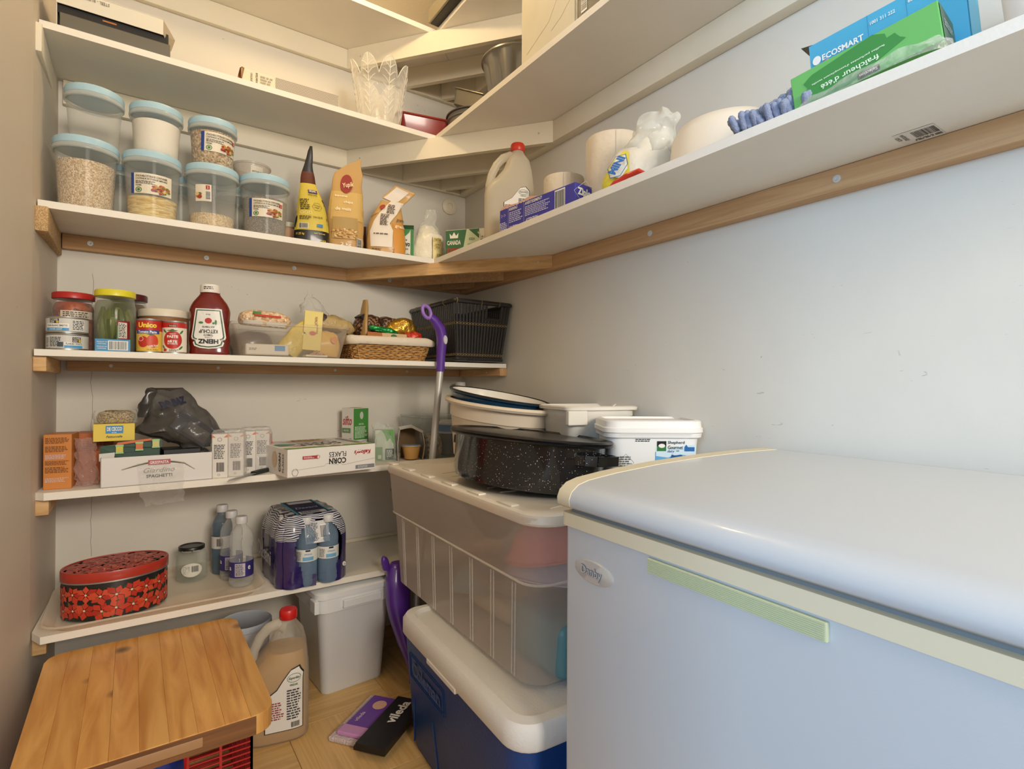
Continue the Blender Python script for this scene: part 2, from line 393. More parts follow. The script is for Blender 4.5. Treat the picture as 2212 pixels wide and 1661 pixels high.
# ================================================================ shelves
shelf_m = mat((238, 232, 220), .5, bump=.05, bs=200, var=.04, vs=6)
paint_m = mat((232, 222, 200), .55, bump=.12, bs=30, var=.05, vs=5)
raw_m = wood((200, 160, 116), (180, 138, 94), (3, 60, 60), .6, bump=.1)
raw_y = wood((200, 160, 116), (180, 138, 94), (60, 3, 60), .6, bump=.1)
pine_m = wood((222, 184, 130), (196, 152, 100), (9, 9, 60), .6, knots=3.2)
chip_m = grains([(206, 172, 126), (190, 154, 106), (216, 184, 138), (178, 142, 94)], 520, .8, .4)
steel = mat((190, 192, 194), .35, .9); zinc = mat((206, 208, 206), .4, .3)
def board(name, label, pts, z0, z1, group=None):
    g = G().prism(pts, z0, z1); o = g.obj(name, shelf_m); tag(o, label, 'shelf', group); return o
e = .0012
def Lshelf(z0, z1, D, nm, yr=-2.3):
    board('shelf_board', 'white left shelf board of the %s L-shaped corner shelf' % nm, [(-.006, -.001), (W-e*2, -.001), (W-D-e, -D), (-.012, -D)], z0, z1, 'long white shelf boards')
    board('shelf_board', 'white board running along the right wall in the %s corner shelf' % nm, [(W-.001, -e*3), (W-.001, yr), (W-D, yr), (W-D, -D-e*.4)], z0, z1, 'long white shelf boards')
Lshelf(1.408, 1.426, .295, 'lower')
Lshelf(1.861, 1.879, .290, 'middle')
Lshelf(2.247, 2.265, .290, 'uppermost')
board('shelf_board', 'white shelf board carrying the ketchup and the two baskets', [(-.006, -.001), (W-.002, -.001), (W-.008, -.34), (-.012, -.34)], 1.034, 1.050)
board('shelf_board', 'white shelf board carrying the corn flakes box', [(.0, -.001), (W-.002, -.001), (W-.002, -.304), (.004, -.304), (-.014, -.285)], .673, .692)
board('shelf_board', 'lowest white shelf board under the red tin and water bottles', [(.0, -.001), (W-.002, -.001), (W-.002, -.3725), (.006, -.3725), (-.014, -.33)], .340, .358)
def screws(parent, pts, n, r=.008):
    n = Vector(n)
    for p in pts:
        g = G(); q = n.to_track_quat('Z', 'Y').to_matrix().to_4x4(); q.translation = Vector(p)
        g.lathe([(r, 0), (r, .0015), (r*.9, .0022), (r*.55, .0022), (r*.5, .0035), (r*.2, .0035), (.0001, .0025)], 16, T=q)
        g.obj('screw', zinc, parent, True)
def ledger(label, x0, x1, y0, y1, z0, z1, m, scr=None, n=(0, -1, 0), cat='ledger', r=.008):
    o = tag(G().rbox(x0, x1, y0, y1, z0, z1, .0025, 2).obj('shelf_ledger', m, None, True), label, cat)
    if scr: screws(o, scr, n, r)
    return o
ledger('brown wooden ledger on back wall under lower corner shelf', .012, 1.379, -.020, -.0005, 1.364, 1.4075, raw_m,
       [(.078, -.020, 1.387), (.384, -.020, 1.386), (.662, -.020, 1.387), (1.025, -.020, 1.384)])
ledger('brown wooden ledger along right wall under lower corner shelf', 1.345, 1.3795, -2.3, -.0205, 1.360, 1.4075, raw_y,
       [(1.345, -1.560, 1.384), (1.345, -1.078, 1.384)], (-1, 0, 0))
ledger('chipboard batten on left wall under lower corner shelf', -.016, .0105, -.31, -.001, 1.345, 1.4075, chip_m)
ledger('brown wooden ledger on back wall under ketchup shelf', .025, 1.345, -.022, -.0005, 1.004, 1.0335, raw_m,
       [(.13+.15*0, -.022, 1.021), (.42, -.022, 1.021), (.81, -.022, 1.021), (1.10, -.022, 1.021)], r=.005)
ledger('short pine ledger on right wall under black bamboo basket', 1.346, 1.3795, -.335, -.001, 1.003, 1.0335, raw_y,
       [(1.346, -.15, 1.018), (1.346, -.24, 1.018)], (-1, 0, 0), r=.003)
ledger('pine batten on left wall under ketchup shelf', -.016, .010, -.325, -.001, .996, 1.0335, pine_m)
ledger('pine batten on left wall under corn flakes shelf', -.016, .012, -.28, -.001, .632, .6725, pine_m)
ledger('pine batten on left wall under lowest shelf', -.016, .012, -.31, -.001, .292, .3395, pine_m)
ledger('white batten on right wall under corn flakes shelf', 1.35, 1.3795, -.28, -.001, .632, .6725, paint_m)
ledger('white painted ledger on back wall under middle corner shelf', .012, 1.345, -.020, -.0005, 1.789, 1.8605, paint_m)
ledger('white painted ledger along right wall under middle corner shelf', 1.345, 1.3795, -2.3, -.001, 1.789, 1.8605, paint_m)
ledger('cream batten on left wall under middle corner shelf', -.030, -.004, -.312, -.001, 1.789, 1.8605, paint_m)
ledger('white painted ledger on back wall under uppermost corner shelf', .0, 1.345, -.020, -.0005, 2.172, 2.2465, paint_m)
ledger('white painted ledger along right wall under uppermost corner shelf', 1.345, 1.3795, -2.3, -.001, 2.172, 2.2465, paint_m)
ledger('white batten standing on back wall behind lowest shelf', .02, 1.2, -.008, -.0005, .3585, .372, paint_m)
def brace(label, a, b, z0, z1, m, t=.019, scr=None):
    a, b = Vector(a), Vector(b); d = (b-a).normalized(); n = Vector((-d.y, d.x)) ; n = n if n.x+n.y > 0 else -n
    g = G().prism([tuple(a), tuple(b), tuple(b+n*t), tuple(a+n*t)], z0, z1)
    o = tag(g.obj('corner_brace', m), label, 'brace')
    if scr: screws(o, [(*(a+(b-a)*s), z) for s, z in scr], (-n.x, -n.y, 0), .003)
    return o
for nm, z1, h, m in (('lower', 1.4075, .043, pine_m), ('middle', 1.8605, .073, paint_m), ('uppermost', 2.2465, .076, paint_m)):
    brace('foremost diagonal brace under the %s corner shelf' % nm, (.852, -.022), (1.344, -.655), z1-h, z1, m, scr=[(.07, z1-h*.5), (.94, z1-h*.5)])
    brace('second diagonal brace under the %s corner shelf' % nm, (1.08, -.022), (1.344, -.362), z1-h+.002, z1, raw_m if m is pine_m else paint_m)
    brace('small rearmost diagonal brace under the %s corner shelf' % nm, (1.25, -.022), (1.344, -.143), z1-h+.004, z1, raw_m if m is pine_m else paint_m)
# price sticker under the right-hand board
st = thing('price_sticker', 'small barcode sticker under right wall board of lower corner shelf', 'sticker', (1.31, -1.71, 1.4078), 0)
p = Print(st, Pl((0, 0, -.0002), (0, 1, 0), (1, 0, 0)))
p.rect('sticker_paper', (226, 220, 210), -.030, -.028, .030, .034); p.bar(-.028, -.02, .006, .012, 1, bg=None); p.text('WHITE SHELF', (60, 60, 60), .019, -.005, .034, .006, rot=90); p.text('12X72', (60, 60, 60), .028, -.005, .02, .006, rot=90); p.lines((70, 70, 70), -.028, .016, .02, .026, 2); p.done()
rc_ = thing('wall_cap', 'round cream cap on back wall below the middle corner braces', 'cap', (1.30, -.001, 1.735), 0)
G().lathe([(.034, 0), (.034, .006), (.028, .010), (.014, .011), (.0125, .005), (.0005, .005)], 32, cap1=False, T=Matrix.Rotation(pi/2, 4, 'X')).obj('cap_disc', paint_m, rc_, True)
# bulb on the ceiling (above the frame)
lb = thing('ceiling_lamp', 'bare warm bulb in white lampholder on pantry ceiling', 'lamp', (.63, -.58, 2.45))
G().lathe([(.055, 0), (.055, -.012), (.03, -.03), (.022, -.035)], 32).obj('lampholder', mat(WHT, .4), lb, True)
gm, t_, b_ = nt('bulb_glow'); b_.inputs['Emission Color'].default_value = (1, .74, .40, 1); b_.inputs['Emission Strength'].default_value = BULB
G().lathe([(.014, -.035), (.018, -.045), (.032, -.065), (.036, -.08), (.03, -.098), (.015, -.108), (.0005, -.111)], 24).obj('light_bulb', gm, lb, True)
# recessed strip object lying on the uppermost shelf, seen through the notch
tb = thing('curtain_rail_box', 'long narrow black box on uppermost right board, overhanging its edge', 'box', (1.13, -.62, 2.266), 0)
G().rbox(-.072, .045, -.40, .315, 0, .012, .002).obj('tray_base', mat((40, 36, 32), .5), tb)
G().rbox(-.080, -.072, -.40, .315, .0, .05, .002).obj('side_flap', mat((150, 140, 118), .6), tb)

# ================================================================ chest freezer
fz_ = thing('chest_freezer', 'white chest freezer with cream trim against the right wall', 'freezer', (.79, -1.379, 0), -2.75)
fw_m = mat((200, 203, 205), .34, bump=.02, bs=300, coat=.3); cream = mat((226, 214, 184), .45)
FL, FD = .98, .585
g = G(); pts = []
def rr(x0, x1, y0, y1, r, n=6):
    o = []
    for cx, cy, a in ((x1-r, y1-r, 0), (x0+r, y1-r, 90), (x0+r, y0+r, 180), (x1-r, y0+r, 270)):
        for i in range(n+1): t = radians(a+90*i/n); o.append((cx+r*cos(t), cy+r*sin(t)))
    return o
g.prism(rr(.0, FD-.035, -FL, 0, .012), .03, .738).obj('cabinet', fw_m, fz_, 30)
G().box(.03, FD-.06, -FL+.03, -.03, 0, .03).obj('plinth', mat((60, 60, 62), .6), fz_)
g = G().prism(rr(-.006, FD-.03, -FL-.006, .004, .012), .733, .7545); o = g.obj('rim_trim', cream, fz_, 30)
G().prism(rr(.006, FD-.04, -FL+.01, -.006, .01), .7545, .763).obj('lid_gasket', mat((120, 124, 126), .6), fz_, 30)
# lid: slightly domed, long rounded front edge
prof = [(-.004, .763), (-.010, .768), (-.011, .778), (-.006, .790), (.008, .801), (.03, .807), (.09, .814), (.2, .822), (.32, .827), (.45, .829), (FD-.02, .828), (FD-.012, .80), (FD-.012, .763)]
def lidslab(y0, y1, grow=0):
    n = len(prof); V = []
    for y in (y0, y1): V += [(x-(grow if x < .2 else 0), y, z+(grow if z > .77 else 0)) for x, z in prof]
    return V, [tuple(range(n)), tuple(range(2*n-1, n-1, -1))]+[(i, (i+1) % n, n+(i+1) % n, n+i) for i in range(n)]
G().add(*lidslab(-FL+.028, -.026)).obj('lid', fw_m, fz_, 60)
G().add(*lidslab(-.0262, .006, .0008)).obj('lid_end_cap', cream, fz_, 60)
G().add(*lidslab(-FL-.006, -FL+.0278, .0008)).obj('lid_end_cap', cream, fz_, 60)
# ribbed pull under the trim
h = G().rbox(-.006, .0, -.440, -.194, .7075, .7285, .0015); ph_ = h.obj('pull_handle', mat((206, 208, 170), .5), fz_)
h = G()
for i in range(9): h.box(-.0070, -.005, -.438, -.196, .7085+i*.0022, .7096+i*.0022)
ho = h.obj('grip_ribs', mat((196, 200, 160), .55), fz_); ho['kind'] = 'stuff'; sub(ph_, ho)
bd = G().lathe([(.0001, .004), (.9, .0035), (1.0, .0015), (1.0, 0)], 40, T=Matrix.Translation((0, -.075, .672)) @ Matrix.Rotation(-pi/2, 4, 'Y') @ Matrix.Diagonal((.0185, .046, 1, 1))).obj('badge', mat((205, 204, 200), .3, .3), fz_, True)
p = Print(fz_, Pl((-.0042, -.075, .672), (0, -1, 0))); p.text('Danby', (120, 120, 122), 0, -.001, .050, .019, bold=.03, name='badge_lettering'); p.text('Danby', (196, 196, 196), 0, -.001, .0485, .0172, bold=.0, lay=4, name='badge_lettering'); p.done()

# ================================================================ cooler, tote and what stands on the tote
def soft(x0, x1, y0, y1, r, p=None): return rr(x0, x1, y0, y1, r, 6)
def shell(g, rings, n=None, cap0=True, cap1=False):
    """rings: list of (outline points, z)"""
    V = []; F = []; m = len(rings[0][0])
    for o, z in rings: V += [(x, y, z) for x, y in o]
    for j in range(len(rings)-1):
        for i in range(m): F.append((j*m+i, j*m+(i+1) % m, (j+1)*m+(i+1) % m, (j+1)*m+i))
    if cap0: F.append(tuple(range(m-1, -1, -1)))
    if cap1: F.append(tuple((len(rings)-1)*m+i for i in range(m)))
    return g.add(V, F)
co = thing('cooler', 'blue picnic cooler with white lid under the clear tote', 'cooler', (.968, -.996, 0), -3.4)
blue = mat((14, 64, 134), .42, bump=.12, bs=150); cw = mat((236, 234, 230), .5, bump=.12, bs=220)
hx, hy = .195, .312
shell(G(), [(soft(-hx+.028, hx-.028, -hy+.03, hy-.03, .05), 0), (soft(-hx+.022, hx-.022, -hy+.024, hy-.024, .05), .02), (soft(-hx+.004, hx-.004, -hy+.006, hy-.006, .05), .300)], cap1=True).obj('cooler_body', blue, co, 30)
rings = [(soft(-hx, hx, -hy, hy, .055), .296), (soft(-hx-.004, hx+.004, -hy-.004, hy+.004, .058), .302), (soft(-hx-.004, hx+.004, -hy-.004, hy+.004, .058), .335), (soft(-hx+.004, hx-.004, -hy+.004, hy-.004, .05), .346),
         (soft(-hx+.024, hx-.024, -hy+.024, hy-.024, .04), .348), (soft(-hx+.032, hx-.032, -hy+.032, hy-.032, .036), .338)]
shell(G(), rings, cap1=True).obj('cooler_lid', cw, co, 40)
G().rbox(-hx-.006, -hx+.02, -.06, .10, .293, .305, .002).obj('lid_latch_notch', cw, co)
fx = lambda zz: -hx+.004+(.300-zz)*.0643
pf = Pl((-hx+.0035, 0, .3), (0, -1, 0), (.064, 0, -1)); pf.v = Vector((-.064, 0, 1)).normalized(); pf.n = Vector((-1, 0, -.064)).normalized()
g = G()
for w_, h_, dep in ((.112, .033, .0025), (.105, .027, .004)):
    a = [(x, y) for x, y in rr(-w_, w_, -h_, h_, .008)]
    for (x0, y0), (x1, y1) in zip(a, a[1:]+a[:1]):
        q = [pf.P(-.135+x0*1, -.075+y0, .0), pf.P(-.135+x1, -.075+y1, .0)]
        g.tube(q, .0014, 5)
npf = g.obj('name_plate_frame', blue, co, True)
p = Print(co, pf, .0012); p.text('Coleman', (46, 92, 166), -.135, -.075, .180, .038, bold=.03, lay=1, name='embossed_lettering'); p.done(); sub(npf, *[c for c in co.children if c.name.startswith('embossed')])
g = G()
for x in (-.02, .02): g.tube([pf.P(-.165+x*3, -.16, 0), pf.P(-.165+x*4, -.285, 0)], .002, 5)
g.obj('body_ribs', blue, co, True)

to = thing('storage_tote', 'large translucent tote with white lid standing on the cooler', 'tote', (1.102, -.826, .342), -2.2)
tc = clear((246, 236, 226), .40, .35, .25, milky=.35)
ax, ay = .257, .437       # lid half sizes
def tr(z, s=0): # tapering body, z 0..0.365
    k = z/.365; return soft(-.236-.012*k-s, .236+.012*k+s, -.388-.030*k-s, .372+.046*k+s, .05)
rings = [(soft(-.226, .226, -.378, .362, .05), 0), (tr(.008), .008), (tr(.04), .04), (tr(.21), .21), (tr(.225, .006), .225), (tr(.34, .008), .34), (tr(.346, .012), .346), (tr(.362, .012), .362)]
tbody = shell(G(), rings).obj('tote_body', tc, to, 30)
g = G()
for yy in (-.34, -.25, -.15, -.04, .07, .18, .29):
    for dy in (0, .012):
        y = yy+dy; xb, xt = -.236-.0024, -.236-.0078
        g.tube([(xb, y*.97, .012), (xt, y, .212)], .0016, 5)
for xx in (-.12, -.04, .04, .12): g.tube([(xx, -.388-.0045, .04), (xx, -.388-.0180, .205)], .0016, 5)
a = [(x, y) for x, y in tr(.218, .006)]; g.tube([(x, y, .222) for x, y in a]+[(a[0][0], a[0][1], .222)], .003, 5)
g.obj('tote_ribs', clear((246, 240, 232), .35, .25, .4), tbody, True)['kind'] = 'stuff'
ivory = mat((236, 228, 214), .4, bump=.04, bs=12)
rings = [(soft(-ax, ax, -ay, ay, .06), .345), (soft(-ax-.002, ax+.002, -ay-.002, ay+.002, .06), .350), (soft(-ax, ax, -ay, ay, .06), .366), (soft(-ax+.006, ax-.006, -ay+.006, ay-.006, .056), .371),
         (soft(-ax+.028, ax-.028, -ay+.028, ay-.028, .04), .3725), (soft(-ax+.034, ax-.034, -ay+.034, ay-.034, .038), .370)]
tlid = shell(G(), rings, cap1=True).obj('tote_lid', ivory, to, 35)
g = G()
for i in range(6): g.rbox(-ax+.004, -ax+.024, -ay+.10+i*.14, -ay+.16+i*.14, .370, .3745, .0018)
for y0 in (-.39, -.13, .13): g.tube([(-.19, y0, .3705), (.19, y0+.10, .3705), (.19, y0+.18, .3705), (-.19, y0+.20, .3705)], .002, 5)
g.obj('lid_ribs', ivory, tlid, 40)['kind'] = 'stuff'
# things inside the tote
def bowl(name, label, cat, loc, r, h, col, rot=(0, 0, 0), a=None):
    b = tag(bpy.data.objects.new(name, None), label, cat); COL.objects.link(b); b.location = loc; b.rotation_euler = [radians(v) for v in rot]
    m = mat(col, .4) if a is None else clear(col, a, .3)
    G().lathe([(r*.5, 0), (r*.55, .002), (r*.8, h*.45), (r*.97, h*.95), (r*1.03, h*.96), (r*1.03, h), (r*.95, h), (r*.77, h*.47), (r*.5, .005), (.0005, .005)], 40, cap1=False).obj('bowl_body', m, b, True)
    return b
bowl('mixing_bowl', 'pink red bowl seen through upper side of the tote', 'bowl', (1.05, -1.05, .655), .15, .08, (232, 120, 120), (170, -10, 0))
bowl('mixing_bowl', 'pale lilac bowl below the pink one inside the tote', 'bowl', (1.08, -1.06, .575), .16, .075, (196, 196, 224), (174, 8, 0))
bowl('serving_bowl', 'pale blue bowl at the middle of the tote', 'bowl', (1.03, -.74, .455), .10, .08, (128, 166, 186), (168, 10, 0))
bowl('serving_bowl', 'dark olive bowl tilted at far end inside the tote', 'bowl', (1.02, -.72, .59), .09, .06, (110, 112, 96), (60, 20, 0))
o = tag(G().rbox(-.09, .09, -.10, .10, 0, .115, .02, 4).obj('food_container', mat((92, 140, 150), .4), None, True, (1.00, -1.13, .352)), 'teal food box at bottom near corner inside the tote', 'container')
o = tag(G().rbox(-.08, .08, -.13, .13, 0, .05, .015, 3).obj('food_container', mat((208, 196, 176), .4), None, True, (1.05, -.86, .352)), 'beige food box on the bottom inside the tote', 'container')
bowl('plate', 'white plate lying across boxes inside the tote', 'plate', (1.06, -.85, .415), .13, .02, (226, 222, 212), (8, 10, 0))

TZ = .7155
ro = thing('roasting_pan', 'black speckled enamel oval roaster with lid on the white tote lid', 'pan', (1.008, -.960, TZ+.007), rot=(radians(-4.2), radians(1.5), radians(-83)))
def speckle(name, base, dots, sc):
    m, t, b = nt(name); b.inputs['Roughness'].default_value = .12; b.inputs['Coat Weight'].default_value = .5
    v = t.nodes.new('ShaderNodeTexVoronoi'); v.inputs['Scale'].default_value = sc; t.links.new(coords(t), v.inputs[0])
    sp = t.nodes.new('ShaderNodeSeparateColor'); t.links.new(v.outputs['Color'], sp.inputs[0])
    mr = t.nodes.new('ShaderNodeMapRange'); mr.inputs[1].default_value = .55; mr.inputs[2].default_value = 1.0; mr.inputs[3].default_value = 0; mr.inputs[4].default_value = .26; t.links.new(sp.outputs[0], mr.inputs[0])
    lt = t.nodes.new('ShaderNodeMath'); lt.operation = 'LESS_THAN'; t.links.new(v.outputs['Distance'], lt.inputs[0]); t.links.new(mr.outputs[0], lt.inputs[1])
    mx = t.nodes.new('ShaderNodeMix'); mx.data_type = 'RGBA'; mx.inputs[6].default_value = lin(base); mx.inputs[7].default_value = lin(dots); t.links.new(lt.outputs[0], mx.inputs[0]); t.links.new(mx.outputs[2], b.inputs['Base Color'])
    return m
spk = speckle('speckled_enamel', (24, 24, 26), (236, 232, 224), 330); blk_en = mat((16, 16, 18), .32)
sy = .155/.225
G().lathe([(.205, 0), (.217, .004), (.222, .02), (.224, .108), (.226, .110)], 72, 1, sy).obj('pan_body', spk, ro, True)
G().lathe([(.226, .108), (.240, .110), (.244, .113), (.240, .116), (.244, .119), (.240, .123), (.228, .124), (.222, .119), (.205, .117), (.19, .120), (.14, .121), (.0005, .121)], 72, 1, sy).obj('pan_lid', blk_en, ro, True)
for s in (-1, 1):
    g = G(); pts = [(s*.205, -.050, .082), (s*.240, -.050, .084), (s*.262, -.035, .084), (s*.262, .035, .084), (s*.240, .050, .084), (s*.205, .050, .082)]
    for a, b in zip(pts, pts[1:]):
        a, b = Vector(a), Vector(b); d = (b-a).normalized(); n = Vector((d.y, -d.x, 0))*.003
        g.add([a-n+Vector((0, 0, -.011)), b-n+Vector((0, 0, -.011)), b+n+Vector((0, 0, -.011)), a+n+Vector((0, 0, -.011)), a-n+Vector((0, 0, .011)), b-n+Vector((0, 0, .011)), b+n+Vector((0, 0, .011)), a+n+Vector((0, 0, .011))], [(0, 1, 2, 3), (4, 7, 6, 5), (0, 4, 5, 1), (1, 5, 6, 2), (2, 6, 7, 3), (3, 7, 4, 0)])
    g.obj('handle', spk, ro)

tb = thing('wash_tub', 'cream oval plastic tub on far end of the tote lid', 'tub', (1.155, -.610, TZ+.010), rot=(radians(-2.5), radians(5.5), radians(-84)))
cream2 = mat((226, 212, 192), .4, bump=.03, bs=30); sy = .155/.20
G().lathe([(.15, 0), (.165, .006), (.188, .13), (.19, .132), (.193, .134), (.196, .172), (.214, .174), (.219, .181), (.214, .188), (.198, .188), (.192, .17), (.163, .010), (.0005, .010)], 72, 1, sy, cap1=False).obj('tub_body', cream2, tb, True)
ep = thing('enamel_pan', 'blue enamel pan with white inside, resting tilted in the cream tub', 'pan', (1.152, -.602, .857), 0, rot=(radians(-4.5), radians(8), radians(-84)))
bl_en = mat((28, 64, 94), .25, bump=.05, bs=20, var=.35, vs=14, coat=.4); sy = .142/.185
G().lathe([(.15, 0), (.158, .003), (.178, .068), (.189, .074), (.190, .078), (.176, .079)], 64, 1, sy, cap1=False).obj('pan_outside', bl_en, ep, True)
G().lathe([(.176, .079), (.168, .060), (.155, .006), (.0005, .006)], 64, 1, sy, cap0=False, cap1=False).obj('pan_inside', mat((232, 230, 222), .25), ep, True)
G().tube([(.186*cos(2*pi*i/64), .186*sy*sin(2*pi*i/64), .078) for i in range(65)], .004, 6).obj('rolled_rim', blk_en, ep, True)

def sq(hw, hd, r, n=6): return rr(-hw, hw, -hd, hd, r, n)
# open ice-cream pail
ip = thing('plastic_pail', 'open white square pail against the right wall behind roaster', 'pail', (1.268, -.912, TZ), -14)
pw = mat((232, 226, 214), .42)
rings = [(sq(.088, .080, .02), 0), (sq(.090, .082, .022), .006), (sq(.102, .094, .026), .165), (sq(.104, .096, .026), .168), (sq(.104, .096, .026), .183), (sq(.114, .106, .03), .185), (sq(.115, .107, .03), .193), (sq(.108, .100, .028), .196), (sq(.102, .094, .026), .190), (sq(.088, .080, .02), .01)]
shell(G(), rings).obj('pail_body', pw, ip, 40)
G().rbox(-.113, -.055, -.108, -.090, .145, .184, .003).obj('corner_lug', pw, ip)
G().add(*G().rbox(-.02, .02, -.01, .01, 0, .004, .001).__dict__.values(), T=Matrix.Translation((.118, .03, .198)) @ Matrix.Rotation(-.5, 4, 'Y')).obj('tear_tab', pw, ip)
# yoghurt pail
sp_ = thing('yogurt_pail', 'white lidded pail with blue cow picture behind the freezer end', 'pail', (1.262, -1.140, TZ), -34)
rings = [(sq(.098, .076, .03), 0), (sq(.100, .078, .03), .004), (sq(.112, .088, .034), .135)]
shell(G(), rings, cap1=True).obj('pail_body', mat((238, 238, 236), .35), sp_, 30)
rings = [(sq(.119, .094, .038), .128), (sq(.120, .095, .038), .138), (sq(.122, .097, .038), .140), (sq(.122, .097, .038), .150), (sq(.119, .094, .036), .152), (sq(.118, .093, .036), .166), (sq(.114, .089, .034), .169), (sq(.106, .081, .03), .169), (sq(.104, .079, .03), .164)]
shell(G(), rings, cap1=True).obj('pail_lid', mat((238, 236, 232), .4), sp_, 40)
f = Pl((0, -.0845, 0)); f.v = Vector((0, -.075, 1)).normalized(); f.o = Vector((0, -.0790, .022)); f.n = Vector((0, -1, -.075)).normalized()
p = Print(sp_, f, .0006)
p.rect('cow_scene', (96, 168, 214), .0, .012, .098, .072, 0); p.poly('cow_scene_sky', (206, 228, 240), [(.002, .085), (.002, .062), (.03, .058), (.06, .066), (.098, .06), (.098, .09), (.07, .088), (.04, .079)], 1)
p.poly('cow_scene_water', (58, 132, 194), [(.0, .012), (.098, .012), (.098, .03), (.06, .036), (.03, .028), (.0, .034)], 1)
p.poly('cow', (22, 84, 150), [(.036, .056), (.040, .066), (.046, .064), (.064, .065), (.067, .058), (.066, .044), (.064, .044), (.063, .053), (.052, .052), (.050, .044), (.048, .044), (.047, .053), (.042, .054), (.040, .058)], 3)
p.poly('barn', (38, 104, 168), [(.070, .074), (.070, .084), (.074, .090), (.078, .084), (.094, .084), (.094, .074)], 3)
p.rect('crest', (50, 120, 56), .004, .074, .026, .098, 2); p.rect('crest_top', (24, 24, 26), .004, .086, .026, .098, 3); p.ell('crest_sheep', (235, 235, 230), .015, .087, .008, .005, 4)
p.text('Shepherd', (40, 60, 50), .050, .094, .040, .009); p.text('Gourmet', (40, 60, 50), .048, .083, .036, .009); p.text('dairy', (40, 70, 120), .038, .073, .018, .008, shear=.4); p.text('DAIRY', (60, 60, 60), .054, .0745, .008, .003)
p.lines((60, 60, 60), -.048, .096, -.010, .104, 2); p.lines((90, 90, 90), -.085, .030, -.055, .062, 6); p.ring('print_frame', (120, 120, 120), -.070, .046, .020, .021, .0008, 1, 4); p.done(.4)
# ================================================================ lower corner shelf: food boxes and bags
Z2 = 1.4262
lidm = mat((172, 206, 222), .4); tub_m = clear((228, 226, 218), .11, .12, .42); lid_c = clear((226, 232, 230), .42, .2, .4)
oats = grains([(226, 200, 160), (240, 218, 184), (214, 186, 146), (246, 228, 200), (200, 168, 128)], 300)
oats2 = grains([(206, 178, 138), (226, 202, 164), (186, 154, 112), (150, 120, 84)], 190)
flour = mat((244, 238, 226), .9, bump=.15, bs=50); vermi = grains([(228, 200, 128), (214, 180, 104), (240, 218, 156)], 150, .7, 1, (.3, .3, 1.5))
crumbs = grains([(232, 208, 168), (242, 222, 188), (214, 186, 142)], 320); seedm = grains([(150, 144, 134), (136, 130, 120), (176, 170, 160), (128, 120, 110)], 520)
def sticker(p, side='full', h0=.085, ang=0):
    fr0 = p.fr; h00 = h0; h0 = 0
    class _S:
        def P(s, a, b, e): return fr0.P(a*1.32, h00+b*1.2, e)
    p.fr = _S()
    p.rect('label', (232, 222, 200), -.030, h0, .042, h0+.046, 0)
    p.rect('label_band', (38, 66, 140), -.037, h0, -.030, h0+.046, 0)
    p.text('STACKABLE STORAGE CONTAINER', (40, 36, 36), .003, h0+.039, .058, .0045, 2); p.text('CONTENEUR DE STORAGE EMPILABLE', (40, 36, 36), .003, h0+.033, .058, .0038, 2)
    p.lines((90, 84, 80), -.026, h0+.021, .012, h0+.029, 3); p.text('1000ML', (40, 36, 36), -.020, h0+.018, .012, .003); p.ring('round_mark', (60, 120, 60), -.020, h0+.008, .006, .006, .0015, 2); p.ell('round_mark_center', (60, 120, 60), -.020, h0+.008, .0028, .0028, 2)
    rnd = random.Random(4)
    for i in range(46):
        a, r = rnd.uniform(0, 6.28), rnd.random()**.5; p.ell('food_picture', rnd.choice([(168, 60, 40), (196, 150, 70), (120, 120, 60), (220, 190, 120), (130, 40, 40), (200, 110, 60)]), .020+cos(a)*r*.017, h0+.012+sin(a)*r*.009, .0032, .0026, 2+i % 3, 7)
    p.fr = fr0
def ptag(p, h0, a=.02):
    p.rect('price_patch', (176, 44, 36), a, h0, a+.010, h0+.011, 2); p.text('2', WHT, a+.005, h0+.0055, .0035, .007, 3)
